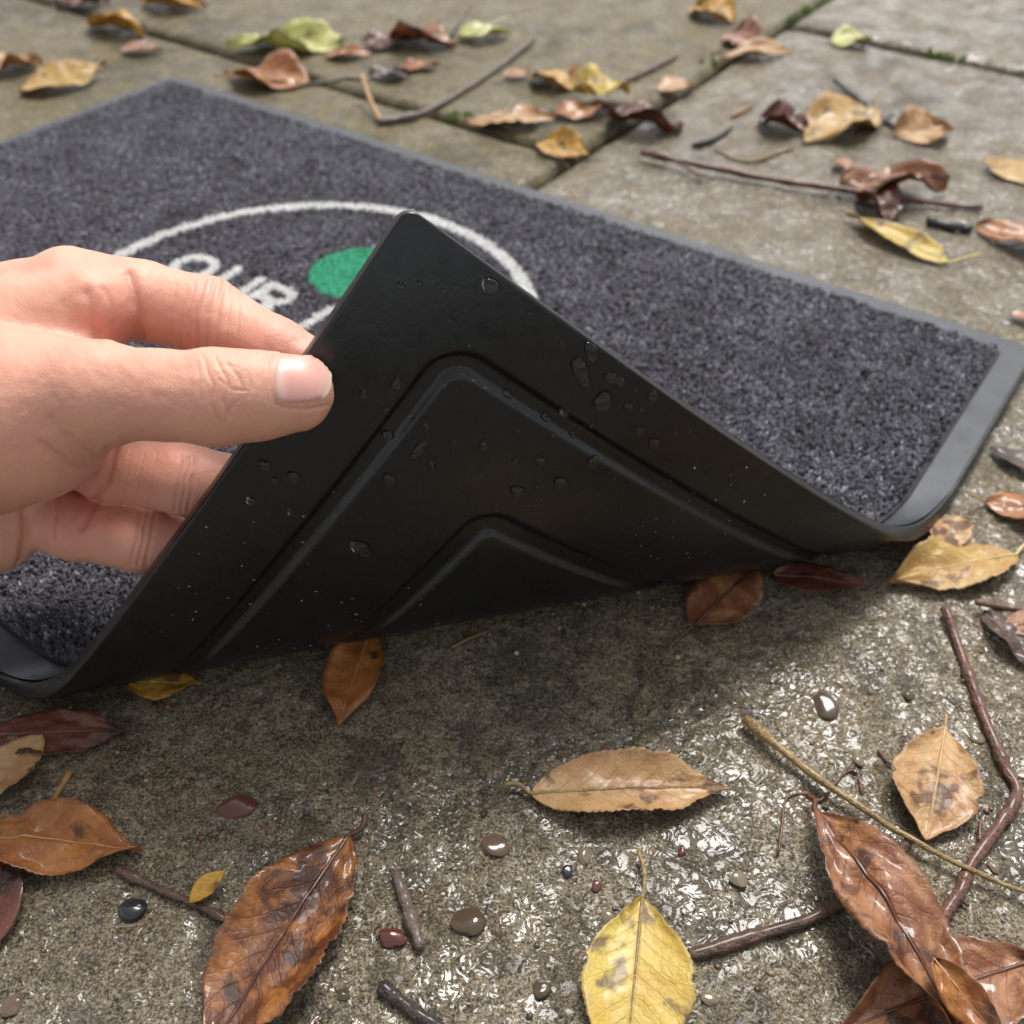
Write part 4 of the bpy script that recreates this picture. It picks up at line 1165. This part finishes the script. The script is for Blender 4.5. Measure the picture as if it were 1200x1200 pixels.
# ------------------------------------------------------------------ pebbles
def pebble_mesh(seed, mat, ang):
    r = np.random.RandomState(seed); bm = bmesh.new(); bmesh.ops.create_icosphere(bm, subdivisions=3, radius=1)
    ang = .45 + .55 * ang
    dirs = [Vector(r.normal(size=3)).normalized() for _ in range(10)]; lim = [r.uniform(.55, .85) for _ in range(10)]
    for v in bm.verts:
        for d, l in zip(dirs, lim):
            k = v.co.dot(d)
            if k > l: v.co -= d * (k - l) * ang
    ph = r.uniform(0, 6, 6)
    for v in bm.verts: v.co *= 1 + .10 * math.sin(3 * v.co.x + ph[0]) + .10 * math.sin(3.3 * v.co.y + ph[1]) + .05 * math.sin(7 * v.co.z + 5 * v.co.x + ph[2])
    for f in bm.faces: f.smooth = True
    me = bpy.data.meshes.new('pebble'); bm.to_mesh(me); bm.free(); me.materials.append(mat); return me
PEBS = [
    (157, 1063, 17, 13, 'black', .3, 'small smooth black pebble beside the thin dark twig'),
    (972, 826, 20, 17, 'brown', .2, 'round brown wet pebble near the head of the straw coloured stalk'),
    (548, 1080, 16, 17, 'brown', .2, 'round brown pebble right of the short stubby twig'),
    (460, 1098, 15, 14, 'red', .9, 'angular reddish stone left of the short stubby twig'),
    (277, 944, 20, 17, 'red', .95, 'angular brick red chip on the bare stone'),
    (578, 990, 16, 13, 'pink', .6, 'pinkish brown stone below the stalk of the tan leaf'),
    (686, 1001, 9, 10, 'buff', .6, 'buff stone beside the stalk of the bright yellow leaf'),
    (700, 1038, 7, 6, 'red', .4, 'tiny dark red pebble left of the bright yellow leaf'),
    (712, 1074, 9, 7, 'buff', .5, 'tiny buff pebble against the bright yellow leaf'),
    (635, 1158, 9, 8, 'brown', .4, 'small brown pebble near the edge of the bright yellow leaf'),
    (800, 995, 6, 6, 'red', .4, 'tiny red brown pebble below the tip of the tan leaf'),
    (1005, 888, 8, 10, 'buff', .6, 'buff pebble above the straw coloured stalk'),
    (1066, 814, 8, 8, 'brown', .4, 'small brown pebble near the red brown forked twig'),
    (1145, 862, 10, 9, 'buff', .6, 'buff chip left of the red brown forked twig'),
    (1192, 813, 9, 8, 'buff', .6, 'buff chip right of the red brown forked twig'),
    (866, 1030, 12, 9, 'buff', .4, 'buff pebble left of the long brown leaf'),
    (832, 1170, 10, 7, 'buff', .5, 'whitish stone chip right of the bright yellow leaf'),
    (237, 1000, 5, 5, 'buff', .5, 'tiny buff chip above the tiny golden leaf'),
    (1166, 1014, 8, 8, 'buff', .6, 'pale chip beside the black end of the forked twig'),
    (247, 1062, 11, 8, 'buff', .5, 'buff chip at the end of the thin dark twig'),
    (665, 1020, 7, 8, 'black', .5, 'tiny black pebble left of the yellow stalk'),
    (12, 1178, 10, 9, 'pink', .5, 'pinkish pebble on the near left of the stone'),
    (402, 1165, 8, 6, 'brown', .5, 'brown pebble right of the large glossy brown leaf'),
]
for i, (x, y, rx, ry, col, ang, lab) in enumerate(PEBS):
    p = gp(x, y, .001); s = .00026
    o = mobj('pebble', pebble_mesh(i, M_PEB[col], ang)); o.location = (p[0], p[1], .0004); o.scale = (rx * s, ry * s * 1.12, min(rx, ry) * s * .5); o.rotation_euler = (0, 0, .3 * math.sin(i * 3.1))
    tag(o, lab, 'pebble')

# ------------------------------------------------------------------ loose grit on the near slab
def grit():
    t = NT('loose grit'); c = t.ramp(t.attr('tone'), [(0.0, (0.015, 0.012, 0.010)), (0.45, (0.11, 0.075, 0.045)), (0.6, (0.16, 0.045, 0.025)), (0.75, (0.24, 0.19, 0.11)), (1.0, (0.40, 0.35, 0.25))])
    t.bsdf(Base_Color=c, Roughness=0.4, Coat_Weight=0.6, Coat_Roughness=0.08)
    bm = bmesh.new(); bmesh.ops.create_icosphere(bm, subdivisions=1, radius=1)
    V0 = np.array([v.co[:] for v in bm.verts]); F0 = np.array([[v.index for v in f.verts] for f in bm.faces]); bm.free()
    Vs, Fs, T, n = [], [], [], 0
    for i in range(900):
        p = gp(RS.uniform(-20, 1220), RS.uniform(700, 1215) if i % 4 else RS.uniform(640, 800))
        h = float(ground_height(np.array([p[0]]), np.array([p[1]]), np.array([.0007]))[0][0])
        r = RS.choice([.0003, .00045, .0007, .0011], p=[.4, .35, .19, .06])
        v = V0 * RS.uniform(.6, 1.2, V0.shape) * r * np.array([RS.uniform(.8, 1.5), RS.uniform(.8, 1.3), .7])
        a = RS.uniform(0, 6.28); R2 = np.array([[math.cos(a), -math.sin(a), 0], [math.sin(a), math.cos(a), 0], [0, 0, 1]])
        Vs.append(v @ R2.T + np.array([p[0], p[1], h + r * .25])); Fs.append(F0 + n); n += len(V0); T.append(np.full(len(V0), RS.rand()))
    tag(mobj('grit', mesh_np('grit', np.concatenate(Vs), np.concatenate(Fs), t.m, True, {'tone': np.concatenate(T)})), 'loose wet grit scattered over the near paving slab', 'grit', kind='stuff')
grit()
